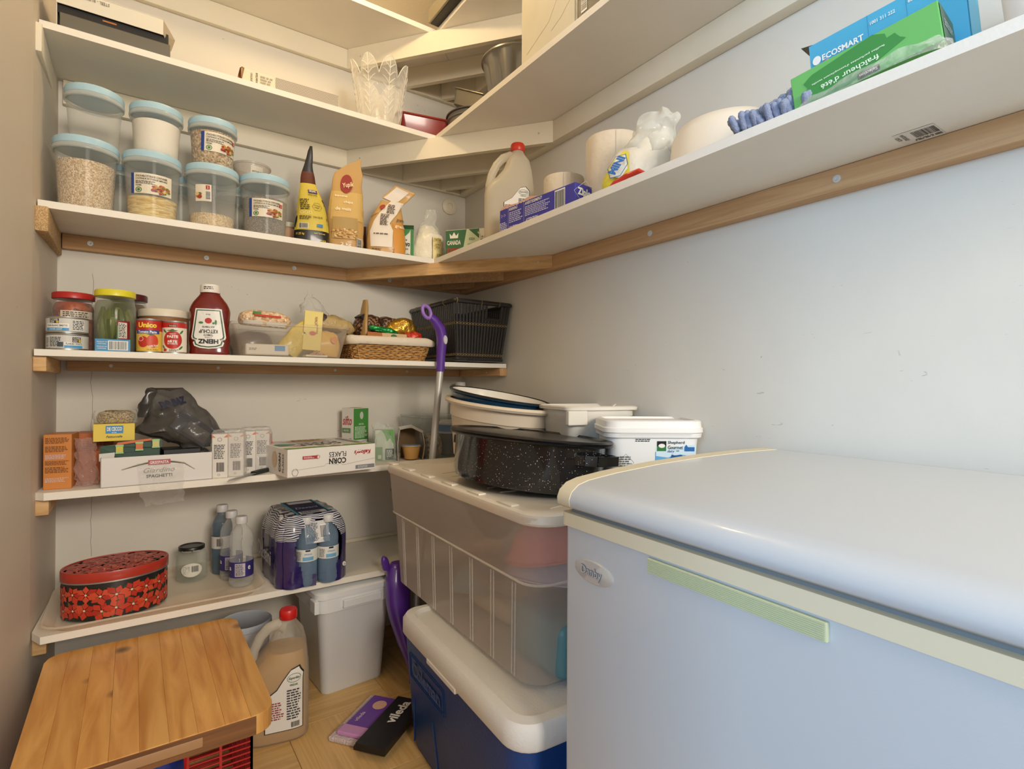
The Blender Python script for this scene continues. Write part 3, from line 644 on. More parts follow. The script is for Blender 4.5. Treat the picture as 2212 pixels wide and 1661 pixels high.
def tubby(label, loc, H, R, fill, fh, stick=None, rz=-15, top=None, twist=0):
    t = thing('storage_container', label, 'container', loc, rz, 'round food containers with blue lids')
    rb, rt = R*.81, R*.93
    G().lathe([(rb*.92, 0), (rb, .004), (rb+(rt-rb)*.5, H*.5), (rt, H-.026), (R*.955, H-.026), (R*.955, H-.020)], 48, cap1=False).obj('tub_body', tub_m, t, True)
    G().lathe([(R*.96, H-.032), (R*1.0, H-.030), (R*1.01, H-.024), (R*.985, H-.0195)], 48, cap0=False, cap1=False).obj('lid_skirt', lid_c, t, True)
    G().lathe([(R*.97, H-.0195), (R*.99, H-.019), (R*.995, H-.005), (R*.965, H), (R*.90, H), (R*.88, H-.004), (.0005, H-.004)], 48, cap1=False).obj('lid', lidm, t, 50)
    if fill:
        rf = rb+(rt-rb)*fh/H
        hm = lambda r, a: .004*noise.noise(Vector((cos(a)*r*60, sin(a)*r*60, loc[0]*9)))+.006*(1-(r/rf)**2)
        g = G(); pr = [(rb*.90, .003), (rb*.975, .006)]+[(rb*.975+(rf*.985-rb*.975)*q, .006+(fh-.006)*q) for q in (.25, .5, .75, 1)]
        g.lathe(pr, 48, cap1=False)
        n = 48; V = []; F = []
        rs = [1, .85, .65, .4, .15]
        for k_, q in enumerate(rs):
            for i in range(n): a = 2*pi*i/n; r = rf*.985*q; V.append((r*cos(a), r*sin(a), fh+(hm(r, a) if k_ else 0)))
        for j in range(len(rs)-1):
            for i in range(n): F.append((j*n+i, j*n+(i+1) % n, (j+1)*n+(i+1) % n, (j+1)*n+i))
        F.append(tuple((len(rs)-1)*n+i for i in range(n))); g.add(V, F); g.obj('food_inside', fill, t, 60)
    p = Print(t, Cy(rb+.0006, -90+twist, k=(rt-rb)/(H-.02)), .0005)
    g = G()
    for i in range(9): a = radians(-90-rz-10); r_ = rb+.001+(rt-rb)*(.02+i*.014)/H
    if stick == 'full': sticker(p, h0=H*.36)
    if stick == 'low': sticker(p, h0=H*.30); ptag(p, H*.30+.036, .042)
    if stick == 'price': p.rect('label', (232, 222, 200), -.03, H*.40, .014, H*.40+.048); ptag(p, H*.40+.034, .0); p.bar(.0, H*.40+.006, .011, H*.40+.028, 2, vert=True); [p.ell('food_picture', c, -.022+dx, H*.40+.014+dy, .006, .005, 2+i) for i, (c, dx, dy) in enumerate([((196, 110, 60), 0, 0), ((120, 110, 60), .005, .006), ((220, 190, 130), -.002, .006), ((160, 60, 40), .006, -.002)])]
    p.done(); return t
tubby('large round container full of rolled oats, nearest the left wall', (.079, -.212, Z2), .187, .0735, oats, .128, None)
tubby('round container of thin dry noodles with food picture label', (.229, -.212, Z2), .185, .0725, vermi, .062, 'full', twist=8)
tubby('round container with little oat bran and a red price mark', (.380, -.212, Z2), .185, .0725, crumbs, .042, 'price', twist=-5)
tubby('round container of grey seeds beside the yellow date bag', (.528, -.212, Z2), .187, .074, seedm, .118, 'low', twist=6)
tubby('empty round container on top of the leftmost oats container', (.096, -.212, Z2+.184), .145, .067, None, 0)
tubby('round container of white flour stacked on the noodle container', (.238, -.212, Z2+.182), .143, .066, flour, .098, None)
tubby('round container of brown oats on top of the bran container', (.381, -.212, Z2+.182), .142, .066, oats2, .104, 'low', twist=26)
for x, lb_ in ((.150, 'back row container behind gap between oats and noodles'), (.303, 'back row container behind gap between noodles and bran'), (.462, 'back row container behind gap before grey seeds')):
    tubby(lb_, (x, -.092, Z2), .172, .066, None, 0)
d = thing('deli_cup', 'lidless clear deli cup standing on a back row container', 'cup', (.515, -.092, Z2+.172), -20)
d.location = (.462+.045, -.095, Z2+.1705)
G().lathe([(.042, 0), (.043, .002), (.056, .088), (.060, .089), (.0605, .094), (.0575, .094), (.0545, .088), (.041, .004), (.0005, .004)], 40, cap1=False).obj('cup_body', clear((214, 200, 184), .3, .2, .4), d, True)
p = Print(d, Cy(.0425, -60, k=.155), .0006); p.rect('label', (222, 212, 196), -.02, .012, .018, .082); p.text('BETTY SALADE', (60, 56, 52), 0, .064, .030, .0045); p.lines((90, 86, 80), -.015, .034, .014, .058, 4); p.bar(-.012, .014, .012, .028, 1, bg=None); p.done()
d = thing('spice_jar', 'small spice jar with white lid between seeds and date bag', 'jar', (.618, -.125, Z2), -18)
G().lathe([(.019, 0), (.021, .003), (.021, .062), (.016, .070), (.016, .074)], 32).obj('jar_glass', mat((206, 166, 136), .25, coat=.5), d, True)
G().lathe([(.0185, .074), (.019, .076), (.019, .088), (.017, .090)], 32).obj('jar_lid', mat((206, 206, 186), .4), d, True)
p = Print(d, Cy(.0213, -90)); p.rect('label', (196, 120, 60), -.02, .012, .02, .040); p.text('Delice', (60, 20, 20), 0, .027, .022, .010, shear=.3); p.done()

def pouch(name, label, cat, loc, rz, secs, m, dens=4, n=56, crump=.003, cs=26, seed=1, power=None, parts=True):
    t = thing(name, label, cat, loc, rz); L = Loft(secs, dens, True)
    G().loft(L, n, crump=crump, cs=cs, seed=seed).obj('pouch_body', m, t, 60); return t, L
ochre = mat((200, 158, 94), .45, coat=.15)
t, L = pouch('date_pouch', 'yellow and black stand-up bag of dates with folded top', 'bag', (.672, -.215, Z2), -14,
    [(0, 0, 0, .054, .034, 3), (.03, 0, 0, .056, .036, 2.6), (.09, 0, 0, .050, .032, 2.4), (.15, -.004, 0, .040, .022, 2.2), (.20, -.012, 0, .026, .012, 2), (.24, -.014, 0, .020, .006, 2), (.275, -.010, -.004, .012, .004, 2), (.315, -.006, -.006, .007, .003, 2), (.33, -.004, -.006, .004, .002, 2)], mat((34, 30, 30), .35, coat=.4), crump=.0025)
p = Print(t, L, .0022)
def area_fill(p, name, col, z0, z1, f0=-1, f1=1, k=.86, lay=0, nz=10):
    V = []; F = []; nx = 14
    for j in range(nz+1):
        z = z0+(z1-z0)*j/nz; q = p.fr.at(z)
        for i in range(nx+1): V.append((q[3]*k*(f0+(f1-f0)*i/nx), z))
    p._a(name, col, V, [(j*(nx+1)+i, j*(nx+1)+i+1, (j+1)*(nx+1)+i+1, (j+1)*(nx+1)+i) for j in range(nz) for i in range(nx)], lay)
area_fill(p, 'yellow_panel', (214, 192, 78), .045, .205, k=.97); area_fill(p, 'date_photo', (96, 44, 26), .206, .245, k=.95)
p.text('ORGANIC', WHT, .010, .176, .022, .008, 3); p.rect('word_band', (60, 34, 90), -.004, .170, .024, .182, 1); p.text('PITTED DATES', (60, 44, 20), .008, .163, .028, .005)
p.text('NO SUGAR', (60, 44, 20), .018, .128, .018, .004, rot=-12); p.text('ADDED', (60, 44, 20), .017, .121, .014, .004, rot=-12); p.ring('seal', (70, 54, 30), .018, .124, .015, .015, .001, 2, 6)
p.text('TUNA DELITE', (60, 44, 20), .018, .088, .030, .006); p.lines((80, 66, 30), -.034, .112, -.004, .150, 6); p.lines((80, 66, 30), -.038, .078, .0, .092, 3)
for a in (-.030, -.017, -.004): p.ring('round_mark', (250, 240, 200), a, .102, .005, .005, .001, 2)
p.bar(-.038, .050, -.012, .066, 1); p.text('SOFT TEXTURE', (226, 200, 66), .024, .034, .034, .004); p.text('/1.25 kg', (226, 200, 66), -.036, .030, .026, .009); p.text('POIDS', (226, 200, 66), .036, .012, .016, .006); p.rect('blue_mark', (70, 130, 180), .016, .056, .034, .066, 2); p.done(.4)
t, L = pouch('cereal_pouch', 'tall yellow paper bag with window and torn pointed top', 'bag', (.784, -.215, Z2), -14,
    [(0, 0, 0, .056, .034, 3), (.03, 0, 0, .060, .036, 2.6), (.10, 0, 0, .060, .030, 2.6), (.17, .002, 0, .056, .020, 3), (.22, .006, 0, .050, .010, 3), (.265, .010, 0, .046, .004, 3), (.29, .022, 0, .030, .003, 3), (.325, .048, 0, .003, .002, 3)], ochre, crump=.003, seed=4)
p = Print(t, L, .0024); area_fill(p, 'light_panel', (212, 176, 104), .10, .20, k=.96); area_fill(p, 'clear_window', (176, 146, 88), .062, .108, -.85, .75, lay=1); area_fill(p, 'chips_seen_in_window', (206, 168, 104), .034, .064, -.85, .75, lay=1)
rnd = random.Random(8)
for i in range(60): p.ell('chip', rnd.choice([(222, 186, 122), (196, 150, 84), (170, 124, 64), (232, 204, 150)]), rnd.uniform(-.042, .036), rnd.uniform(.036, .062)+rnd.random()*.006, .004, .003, 3+i % 3, 6)
p.ell('red_emblem', (150, 40, 30), -.004, .228, .020, .034, 1); p.text('Yupik', (248, 226, 180), .002, .222, .036, .022, 3, rot=16, shear=.2); p.text('banana', (250, 238, 210), -.018, .182, .04, .007, 3); p.text('chips', (250, 238, 210), .006, .160, .03, .012, 3); p.text('de maïs', (250, 238, 210), -.010, .136, .05, .011, 3); p.text('2 kg', WHT, .0, .014, .034, .012, 2); p.bar(.036, .008, .052, .036, 2, vert=True); p.done(.5)
for lb_, loc, c, s_ in (('dark brown packet hidden behind the tall yellow bag', (.735, -.105, Z2), (64, 34, 28), (.05, .02, .11)), ('brown packet with white letter behind the tall yellow bag', (.865, -.115, Z2), (92, 56, 40), (.03, .02, .125))):
    t = thing('food_packet', lb_, 'packet', loc, -12); L = Loft([(0, 0, 0, s_[0], s_[1], 3), (s_[2]*.5, 0, 0, s_[0], s_[1], 3), (s_[2]*.9, 0, 0, s_[0]*.95, s_[1]*.3, 3), (s_[2], 0, 0, s_[0]*.95, .002, 3)], 3)
    G().loft(L, 40, crump=.002).obj('packet_body', mat(c, .35, coat=.3), t, 60); p = Print(t, L, .002); p.text('K', (236, 226, 210), -.012, .075, .014, .014); p.text('KI', (236, 226, 210), .006, .050, .016, .012); p.lines((220, 200, 180), -.024, .02, .02, .04, 3); p.done()
# pumpkin seed bag: folded over top leaning right
t, L = pouch('pumpkin_seed_pouch', 'orange kraft bag of pumpkin seeds with rolled top leaning right', 'bag', (.935, -.205, Z2), -16,
    [(0, 0, 0, .066, .036, 3.2), (.03, 0, 0, .069, .038, 2.8), (.09, 0, 0, .066, .032, 2.6), (.14, .004, 0, .056, .022, 2.6), (.18, .012, 0, .044, .013, 2.6), (.205, .020, 0, .038, .007, 2.6)], ochre, crump=.003, seed=7)
p = Print(t, L, .0026)
V = [(-.056, .030), (.018, .030), (.022, .092), (.008, .118), (.030, .156), (.044, .202), (-.004, .204), (-.026, .165), (-.046, .125), (-.058, .085)]
p.poly('back_panel', (234, 224, 212), V, 0); p.lines((80, 66, 56), -.026, .108, .004, .152, 8); p.lines((80, 66, 56), -.008, .154, .022, .190, 7); p.lines((96, 90, 86), -.046, .072, .010, .080, 1)
area_fill(p, 'orange_side', (212, 148, 60), .002, .120, .34, 1, k=.99, lay=0); p.text('pumpkin', (96, 60, 26), -.046, .146, .026, .009, 3, rot=32); p.text('grain', (250, 240, 220), .045, .106, .036, .014, 3, rot=-4); p.text('pum', (96, 50, 20), .046, .130, .026, .012, 3)
p.ell('red_emblem', (160, 50, 30), -.026, .178, .010, .008, 2, rot=.5); p.lines((110, 76, 40), -.052, .006, -.016, .024, 3); p.ring('small_mark', (90, 60, 30), .022, .022, .004, .004, .001, 2); p.ell('small_mark_dot', (90, 60, 30), .022, .010, .004, .004, 2); p.done(.5)
g = G().sheet(6, 10, lambda u, v: Vector((.02+(u-.5)*(.076-.0*v)+v*.050, -.004+.006*sin(v*3), .203+v*.052-(u-.5)*.022)))
o = cat_smooth(g.obj('rolled_top', ochre, t, 60), 1, .003)
g = G().sheet(4, 8, lambda u, v: Vector((.012+(u-.5)*.044+v*.046, -.0085+.006*sin(v*3), .206+v*.044-(u-.5)*.016))); g.obj('back_panel_top', mat((234, 224, 212), .45), t, 60)
# tall green and white drink carton
t = thing('drink_carton', 'narrow green and white carton between pumpkin bag and sugar bag', 'carton', (1.020, -.185, Z2), -28)
G().rbox(-.032, .032, -.028, .028, 0, .115, .002).obj('carton_body', mat((226, 226, 214), .5), t); G().add([(-.030, -.027, .115), (.030, -.027, .115), (.030, .027, .115), (-.030, .027, .115), (-.030, 0, .138), (.030, 0, .138)], [(0, 1, 5, 4), (2, 3, 4, 5), (1, 2, 5), (3, 0, 4)]).obj('gable_top', mat((30, 84, 50), .5), t)
p = Print(t, Pl((0, -.0285, 0))); p.rect('green_side', (60, 130, 70), .020, .0, .032, .115); p.poly('green_leaves', (52, 130, 66), [(-.032, .115), (-.032, .085), (-.015, .100), (0, .088), (.016, .104), (.020, .115)], 1); p.text('Jose', BLK, -.004, .075, .024, .009); p.text('cuervo', BLK, -.004, .058, .044, .014, bold=.03); p.text('SPARKLING', BLK, -.003, .042, .030, .005); p.text('margarita', BLK, -.003, .020, .040, .012, shear=.3); p.done()
# sugar bag in clear film
t, L = pouch('sugar_bag', 'lumpy clear bag of white sugar with a cream label', 'bag', (1.106, -.208, Z2), -22,
    [(0, 0, 0, .052, .036, 2.6), (.02, 0, 0, .058, .041, 2.3), (.06, 0, 0, .057, .040, 2.1), (.10, 0, 0, .048, .032, 2), (.128, -.004, 0, .034, .018, 2), (.142, -.006, 0, .020, .008, 2)], mat((240, 234, 216), .4, bump=.5, bs=60, coat=.6), crump=.004, cs=40, seed=2)
G().loft(Loft([(.11, -.002, 0, .046, .032, 2), (.15, -.004, 0, .030, .014, 2), (.175, .004, 0, .022, .006, 2), (.205, .006, 0, .020, .002, 2)], 3, True), 40, False, False, crump=.006, cs=60).obj('film_top', clear((230, 230, 224), .15, .1, .6), t, 60)
p = Print(t, L, .0075); p.rect('label', (232, 214, 150), .010, .010, .044, .092); p.rect('label_side', (70, 60, 30), .0085, .010, .0100, .092); p.text('NATA', (70, 60, 30), .027, .080, .024, .010); p.text('SPIN', (90, 70, 30), .027, .060, .018, .007); p.text('KOS', (90, 70, 30), .027, .050, .014, .007); p.bar(.024, .014, .040, .026, 1, bg=None); p.done(.5)
# torn soda carton and cans on the right run
t = thing('soda_carton', 'torn green and white ginger ale carton lying behind the sugar', 'carton', (1.212, -.372, Z2), -50)
gr = mat((56, 104, 66), .5); brn = mat((150, 120, 88), .8)
g = G(); g.box(-.092, .09, -.0605, -.059, 0, .095); g.box(-.092, .09, .059, .0605, 0, .105); g.box(-.092, -.0905, -.06, .06, 0, .095); g.box(-.092, .09, -.06, .06, 0, .0015); g.obj('carton_body', gr, t)
g = G().box(-.092, .03, -.06, .06, .0950, .0965); g.obj('carton_top', mat((206, 202, 186), .6), t)
T = Matrix.Translation((.05, -.061, .004)) @ Matrix.Rotation(radians(-34), 4, 'Y')
G().box(-.002, .002, -.001, .004, 0, .105, T=Matrix.Translation((.095, -.063, .0)) @ Matrix.Rotation(radians(-38), 4, 'Y')).box(-.008, .006, -.0008, .0008, 0, .085, T=Matrix.Translation((.10, -.060, .0)) @ Matrix.Rotation(radians(-34), 4, 'Y')).obj('torn_flap', mat((196, 186, 160), .8), t)
p = Print(t, Pl((0, -.0608, 0))); p.rect('white_panel', (214, 212, 198), .035, 0, .09, .095); p.text('CANADA', (230, 226, 210), -.060, .050, .052, .016, bold=.03); p.text('DRY', (176, 44, 40), -.060, .022, .050, .018, bold=.03); p.poly('crown_mark', (230, 226, 210), [(-.075, .066), (-.077, .084), (-.068, .074), (-.060, .088), (-.052, .074), (-.043, .084), (-.045, .066)]); p.poly('pale_wedge', (196, 206, 170), [(-.03, .0), (.035, .0), (.035, .060), (-.005, .095), (-.012, .095)], 0); p.text('SODA', (80, 110, 60), .008, .060, .022, .009); p.text('GINGEMBRE', (80, 110, 60), .010, .040, .034, .008); p.lines((70, 70, 60), .040, .02, .085, .07, 5); p.done()
def can(label, loc, r, h, rot, cm, group=None, name='drink_can'):
    t = thing(name, label, 'can', loc, rot=[radians(v) for v in rot], group=group)
    G().lathe([(r*.8, 0), (r*.86, .002), (r, .007), (r, h-.010), (r*.84, h-.002)], 36).obj('can_body', cm, t, True)
    G().lathe([(r*.84, h-.002), (r*.86, h), (r*.80, h), (r*.77, h-.004), (.0005, h-.004)], 36, cap0=False, cap1=False).obj('can_end', steel, t, True); return t
can('green soda can lying with its end out of torn carton', (1.232, -.410, Z2+.034), .031, .115, (-90, 0, 210), mat((24, 104, 66), .25, .4))
can('white soda can lying on top inside torn carton', (1.262, -.395, Z2+.090), .022, .10, (-90, 0, 210), mat((196, 196, 186), .3, .4))

def jug(t, liquid_h, col_body, liq, cap, H=.33, hw=.078, hd=.060, label=None, bodya=.62):
    """vinegar jug: tapered shoulders, handle ring on the left, screw cap"""
    bt = clear(col_body, bodya, .3, .35, milky=.4)
    secs = [(0, 0, 0, hw*.9, hd*.9, 4), (.008, 0, 0, hw, hd, 4), (H*.50, 0, 0, hw, hd, 4), (H*.57, hw*.04, 0, hw*.95, hd*.97, 3.4), (H*.65, hw*.20, 0, hw*.76, hd*.88, 2.8), (H*.74, hw*.33, 0, hw*.58, hd*.74, 2.5), (H*.83, hw*.36, 0, hw*.46, hd*.60, 2.3), (H*.90, hw*.34, 0, hw*.27, hd*.36, 2), (H*.93, hw*.34, 0, .019, .019, 2), (H*.955, hw*.34, 0, .019, .019, 2)]
    L = Loft(secs, 3, False); G().loft(L, 56).obj('jug_body', bt, t, 50)
    pts = [(-hw*.78, 0, H*.50), (-hw*.80, 0, H*.60), (-hw*.72, 0, H*.70), (-hw*.52, 0, H*.80), (-hw*.26, 0, H*.865), (hw*.02, 0, H*.885), (hw*.24, 0, H*.86)]
    G().tube(pts, [.016, .0145, .0135, .0135, .014, .016, .02], 12).obj('handle', clear(col_body, .62, .3, .3, milky=.4), t, True)
    G().lathe([(.0225, H*.925), (.0235, H*.93), (.0235, H*.985), (.021, H), (.0005, H)], 40, cap0=True, cap1=False, T=Matrix.Translation((hw*.34, 0, 0)), wob=lambda a, z: 1+.012*(1 if int(a*20/3.1416) % 2 else 0)).obj('screw_cap', cap, t, 50)
    if liq:
        s2 = [(q[0]+(.003 if i == 0 else 0), q[1], q[2], q[3]-.003, q[4]-.003, q[5]) for i, q in enumerate(L.secs) if q[0] < liquid_h]
        z = liquid_h; q = L.at(z); s2.append((z, q[1], q[2], q[3]-.003, q[4]-.003, q[5])); G().loft(Loft(s2), 56).obj('liquid', liq, t, 50)
    return L
t = thing('vinegar_jug', 'nearly empty white plastic jug with red cap, on right run of corner shelf', 'jug', (1.215, -.585, Z2), -34)
L = jug(t, .045, (238, 230, 212), mat((206, 176, 120), .3), mat((206, 56, 36), .35), H=.345, hw=.082, hd=.064)
def vlabel(p, s=1, up=.05):
    V = [(-.018, up-.02), (.066, up-.02), (.066, up+.085), (.052, up+.098), (.036, up+.094), (.008, up+.060), (-.018, up+.046)]
    c = (.028, up+.035); V2 = [(c[0]+(x-c[0])*.955, c[1]+(y-c[1])*.965) for x, y in V]
    p.poly('label_border', (28, 28, 30), V, 0); p.poly('label', (232, 228, 220), V2, 1)
    p.ring('label_oval', (60, 90, 60), .045, up+.078, .015, .008, .0008, 2); p.text('Superlite', (50, 80, 60), .045, up+.078, .024, .006, 3, shear=.25); p.text('VINEGAR', (34, 110, 60), .045, up+.066, .018, .004, 3)
    p.lines((60, 60, 60), .030, up+.0, .062, up+.058, 12); p.lines((150, 60, 60), -.014, up+.004, .024, up+.038, 8); p.bar(.040, up-.014, .058, up-.004, 2, bg=None)
p = Print(t, L, .0015); vlabel(p, up=.085); p.done()
# zipper-bag box
t = thing('zipper_bag_box', 'blue box of zipper bags tilted at edge of corner shelf', 'box', (1.172, -.835, Z2), -85)
zb = mat((58, 56, 158), .4, coat=.2); bl, bd_, bh = .320, .085, .080
g = G().rbox(-bl/2, bl/2, -bd_/2, bd_/2, 0, bh, .0015); g.obj('box_body', zb, t)
G().add([(-.16, -.044, bh), (-.10, -.044, bh), (-.04, -.044, bh), (.02, -.044, bh), (-.15, -.036, bh+.012), (-.09, -.03, bh+.010), (-.03, -.034, bh+.014)], [(0, 1, 5, 4), (1, 2, 6, 5), (2, 3, 6)]).obj('torn_lid_edge', mat((196, 150, 140), .7), t)
f = Pl((0, -bd_/2-.0004, 0)); p = Print(t, f)
p.ring('recycling_mark', WHT, -.148, .060, .0055, .0055, .0012, 1, 3); p.ring('recycling_mark', WHT, -.135, .060, .0055, .0055, .0012, 1, 3); p.lines((210, 210, 236), -.158, .010, -.122, .040, 6); p.rect('panel_line', (190, 190, 226), -.118, .004, -.117, .078, 1); p.rect('panel_line', (190, 190, 226), -.046, .004, -.045, .078, 1)
p.text('WARNING!', WHT, -.094, .072, .040, .009, shear=.2); p.lines((196, 196, 230), -.113, .030, -.050, .064, 6); p.text('CAUTION:', WHT, -.092, .016, .040, .010, shear=.2)
p.text('AVERTISSEMENT!', WHT, -.004, .072, .074, .009, shear=.2); p.lines((196, 196, 230), -.040, .034, .068, .064, 6); p.text('ATTENTION:', WHT, -.010, .022, .054, .010, shear=.2); p.lines((196, 196, 230), -.040, .004, .06, .014, 2)
p.bar(.086, .026, .122, .072, 1); p.done()
p = Print(t, Pl((bl/2+.0004, 0, 0), (0, 1, 0))); p.text('Ziploc', WHT, -.003, .056, .062, .026, bold=.05); p.ring('name_frame', WHT, -.002, .056, .046, .036, .001, 1, 4); p.lines((200, 200, 230), -.02, .034, .02, .038, 1); p.text('9', (150, 200, 240), -.03, .014, .008, .012); p.done()
# paper rolls
paper = mat((222, 208, 186), .85, bump=.5, bs=24, var=.05)
def roll(label, loc, r, h):
    t = thing('paper_roll', label, 'paper roll', loc, 0, 'paper rolls on the right run')
    G().lathe([(.022, 0), (r*.97, 0), (r, .004), (r, h-.004), (r*.97, h), (.022, h), (.021, h-.02), (.021, .0)], 48, cap0=False, cap1=False, wob=lambda a, z: 1+.022*noise.noise(Vector((cos(a)*2.3, sin(a)*2.3, z*18+loc[1]*5)))).obj('rolled_paper', paper, t, 60)
    G().tube([(0, 0, .002), (0, 0, h-.002)], .0215, 20, cap=False).obj('cardboard_core', brn, t, True)
    g = G().sheet(2, 8, lambda u, v: Vector(((r+.0016)*cos(-2.3+u*.16), (r+.0016)*sin(-2.3+u*.16), .004+v*(h-.008)))); g.obj('loose_end', paper, t); return t
roll('short paper roll behind the blue zipper box', (1.272, -.800, Z2), .062, .175)
roll('tall fat paper roll behind the yellow and white bag', (1.285, -1.000, Z2), .078, .222)
# rice bag with clear film
t, L = pouch('rice_bag', 'half empty yellow and white bag with crumpled clear film top', 'bag', (1.185, -1.170, Z2), -58,
    [(0, 0, 0, .072, .045, 2.4), (.03, 0, 0, .080, .050, 2.2), (.08, .012, 0, .074, .046, 2.1), (.12, .026, 0, .056, .034, 2), (.15, .040, 0, .036, .02, 2)], mat((226, 218, 200), .3, bump=.3, bs=40, coat=.5), crump=.010, cs=26, seed=12)
G().loft(Loft([(.09, .028, 0, .056, .042, 2), (.13, .036, 0, .052, .036, 2), (.165, .050, 0, .048, .030, 2), (.185, .058, 0, .040, .022, 2), (.195, .060, 0, .022, .012, 2)], 5, True), 64, False, True, crump=.016, cs=38, seed=3).obj('film_top', clear((236, 236, 228), .34, .1, .55), t, 60)
area = None
p = Print(t, L, .008); V = [(-.074, .01), (-.02, .0), (-.004, .04), (-.020, .090), (-.036, .098), (-.060, .070), (-.074, .04)]
p.poly('yellow_panel', (222, 208, 70), V, 0); p.poly('white_badge', (236, 236, 228), [(-.050, .034), (-.020, .026), (-.008, .046), (-.022, .080), (-.044, .076), (-.056, .052)], 1); p.text('MINI', (52, 110, 180), -.033, .052, .040, .024, 3, rot=64, bold=.06); p.ring('badge_line', (70, 110, 150), -.033, .053, .026, .030, .002, 2, 6); p.done(.35)
t = thing('scissors', 'red plastic handle sticking out beside the yellow bag', 'tool', (1.122, -1.205, Z2), -80)
G().tube([(-.045, 0, .008), (-.035, 0, .017), (.0, 0, .026), (.03, 0, .028), (.042, 0, .020), (.036, 0, .008)], .0065, 8).obj('handle_loop', mat((190, 50, 36), .35), t, True)
G().box(.03, .10, .002, .006, .004, .016).obj('dark_blade', mat((60, 58, 58), .4, .5), t)
# white basin
t = thing('wash_basin', 'large upturned white plastic basin on the right run', 'basin', (1.245, -1.370, Z2), 0)
G().lathe([(.108, 0), (.112, .0), (.114, .012), (.107, .016), (.100, .085), (.090, .104), (.072, .112), (.0005, .114)], 64, 1, 1.12, cap0=False, cap1=False).obj('basin_body', mat((232, 220, 200), .45, bump=.06, bs=30), t, True)
# chenille mop head
t = thing('microfiber_mop_head', 'blue grey chenille mop head on edge of right run', 'mop head', (1.150, -1.590, Z2), -76)
mm = mat((140, 148, 172), .95, bump=.4, bs=400); G().rbox(-.095, .075, -.03, .06, 0, .012, .004).obj('mop_backing', mat((120, 160, 200), .8), t)
rnd = random.Random(11); g0 = G(); 
for i in range(5): pass
mesh = G().lathe([(.0005, 0), (.0045, .002), (.0068, .007), (.006, .012), (.007, .017), (.006, .022), (.0068, .027), (.0045, .033), (.0005, .035)], 9, cap0=False, cap1=False)
first = None
for j in range(8):
    for i in range(12):
        x = -.095+i*.0115+rnd.uniform(-.003, .003); hgt = .008+max(0, (x+.095))*.62; z = .002+(j/7.0)*hgt; y = -.036+j*.0115+rnd.uniform(-.003, .003)
        if first is None: o = mesh.obj('chenille_tuft', mm, t, True); first = o.data
        else: o = bpy.data.objects.new('chenille_tuft', first); COL.objects.link(o); o.parent = t
        o.location = (x, y, z); o.rotation_euler = (rnd.uniform(.1, .7), rnd.uniform(-.5, -.1), rnd.uniform(-.5, .5))
# dryer sheet box
t = thing('dryer_sheet_box', 'green dryer sheet box with torn dark front, lying on right run', 'box', (1.148, -1.712, Z2+.006), rot=(0, radians(-7.5), radians(-85)))
gb = mat((104, 180, 98), .45); G().rbox(-.112, .092, -.035, .045, .012, .072, .0015).obj('box_body', gb, t)
f = Pl((0, -.0356, .012)); f.u = f.u*.87; f.v = f.v*.68; p = Print(t, f)
p.poly('torn_dark_front', (58, 138, 68), [(-.106, .028), (-.100, .044), (-.106, .058), (-.090, .070), (.012, .088), (.030, .076), (.032, .064), (.044, .066), (.050, .052), (.058, .044), (-.03, .004), (-.09, .0), (-.104, .012)], 0)
p.text('fraîcheur d\'été', (222, 240, 214), -.030, .030, .095, .013, 3, rot=183); p.text('feuilles parfumées d\'assouplissant textile', (222, 240, 214), -.032, .048, .120, .006, 3, rot=183)
p.rect('brand_plate', (34, 34, 30), -.018, .002, .016, .016, 1); p.text('Selection', (226, 220, 200), -.001, .009, .028, .008, 3, rot=180); p.done()
f = Pl((.0926, 0, .012), (0, 1, 0)); f.v = f.v*.66; p = Print(t, f); p.rect('dark_side', (72, 104, 78), -.034, .002, .044, .088, 0); p.lines((190, 200, 190), -.02, .04, .03, .06, 3); p.done()
L = Loft([(0, -.01, 0, .108, .050, 3), (.008, -.01, 0, .112, .052, 3), (.020, -.01, 0, .108, .047, 3)], 3); L.secs = [(z, cx, cy-.005, a, b, q) for z, cx, cy, a, b, q in L.secs]
G().loft(L, 90, False, False, crump=.006, cs=50).obj('plastic_wrap', clear((220, 220, 214), .22, .1, .5, bump=.6, bs=60), t, 60)
# bulb box
t = thing('light_bulb_box', 'open blue light bulb box behind the green box', 'box', (1.245, -1.712, Z2+.012), rot=(0, radians(-5), radians(-86)))
cyb = mat((72, 168, 206), .45); g = G(); g.box(-.112, .10, -.0375, -.036, 0, .160); g.box(-.112, .10, .036, .0375, 0, .160); g.box(-.112, -.1235, -.0375, .0375, 0, .160); g.box(.0985, .10, -.0375, .0375, 0, .160); g.box(-.112, .10, -.037, .037, 0, .002); g.obj('box_body', cyb, t)
G().add([(-.112, .037, .160), (.02, .037, .160), (.02, .060, .195), (-.09, .055, .19)], [(0, 1, 2, 3)]).obj('open_flap', mat((120, 108, 96), .8), t)
G().add([(-.112, -.036, .160), (-.112, .037, .160), (-.140, .03, .170), (-.140, -.03, .170)], [(0, 1, 2, 3)]).obj('end_flap', mat((130, 116, 102), .8), t)
p = Print(t, Pl((0, -.038, .035), (.9, 0, 0))); p.text('ECOSMART', WHT, -.070, .092, .066, .011, bold=.03); p.ell('leaf_mark', WHT, -.112, .092, .007, .008, 2); p.text('1001 311 222', WHT, -.008, .108, .036, .006); p.text('60W WARM WHITE', WHT, .058, .112, .06, .006); p.rect('seam_line', (40, 120, 160), -.030, -.035, -.0295, .125); p.rect('seam_line', (40, 120, 160), .025, -.035, .0255, .125); p.done()
t = thing('plastic_bottle', 'small white bottle standing behind the mop head', 'bottle', (1.262, -1.545, Z2), 0)
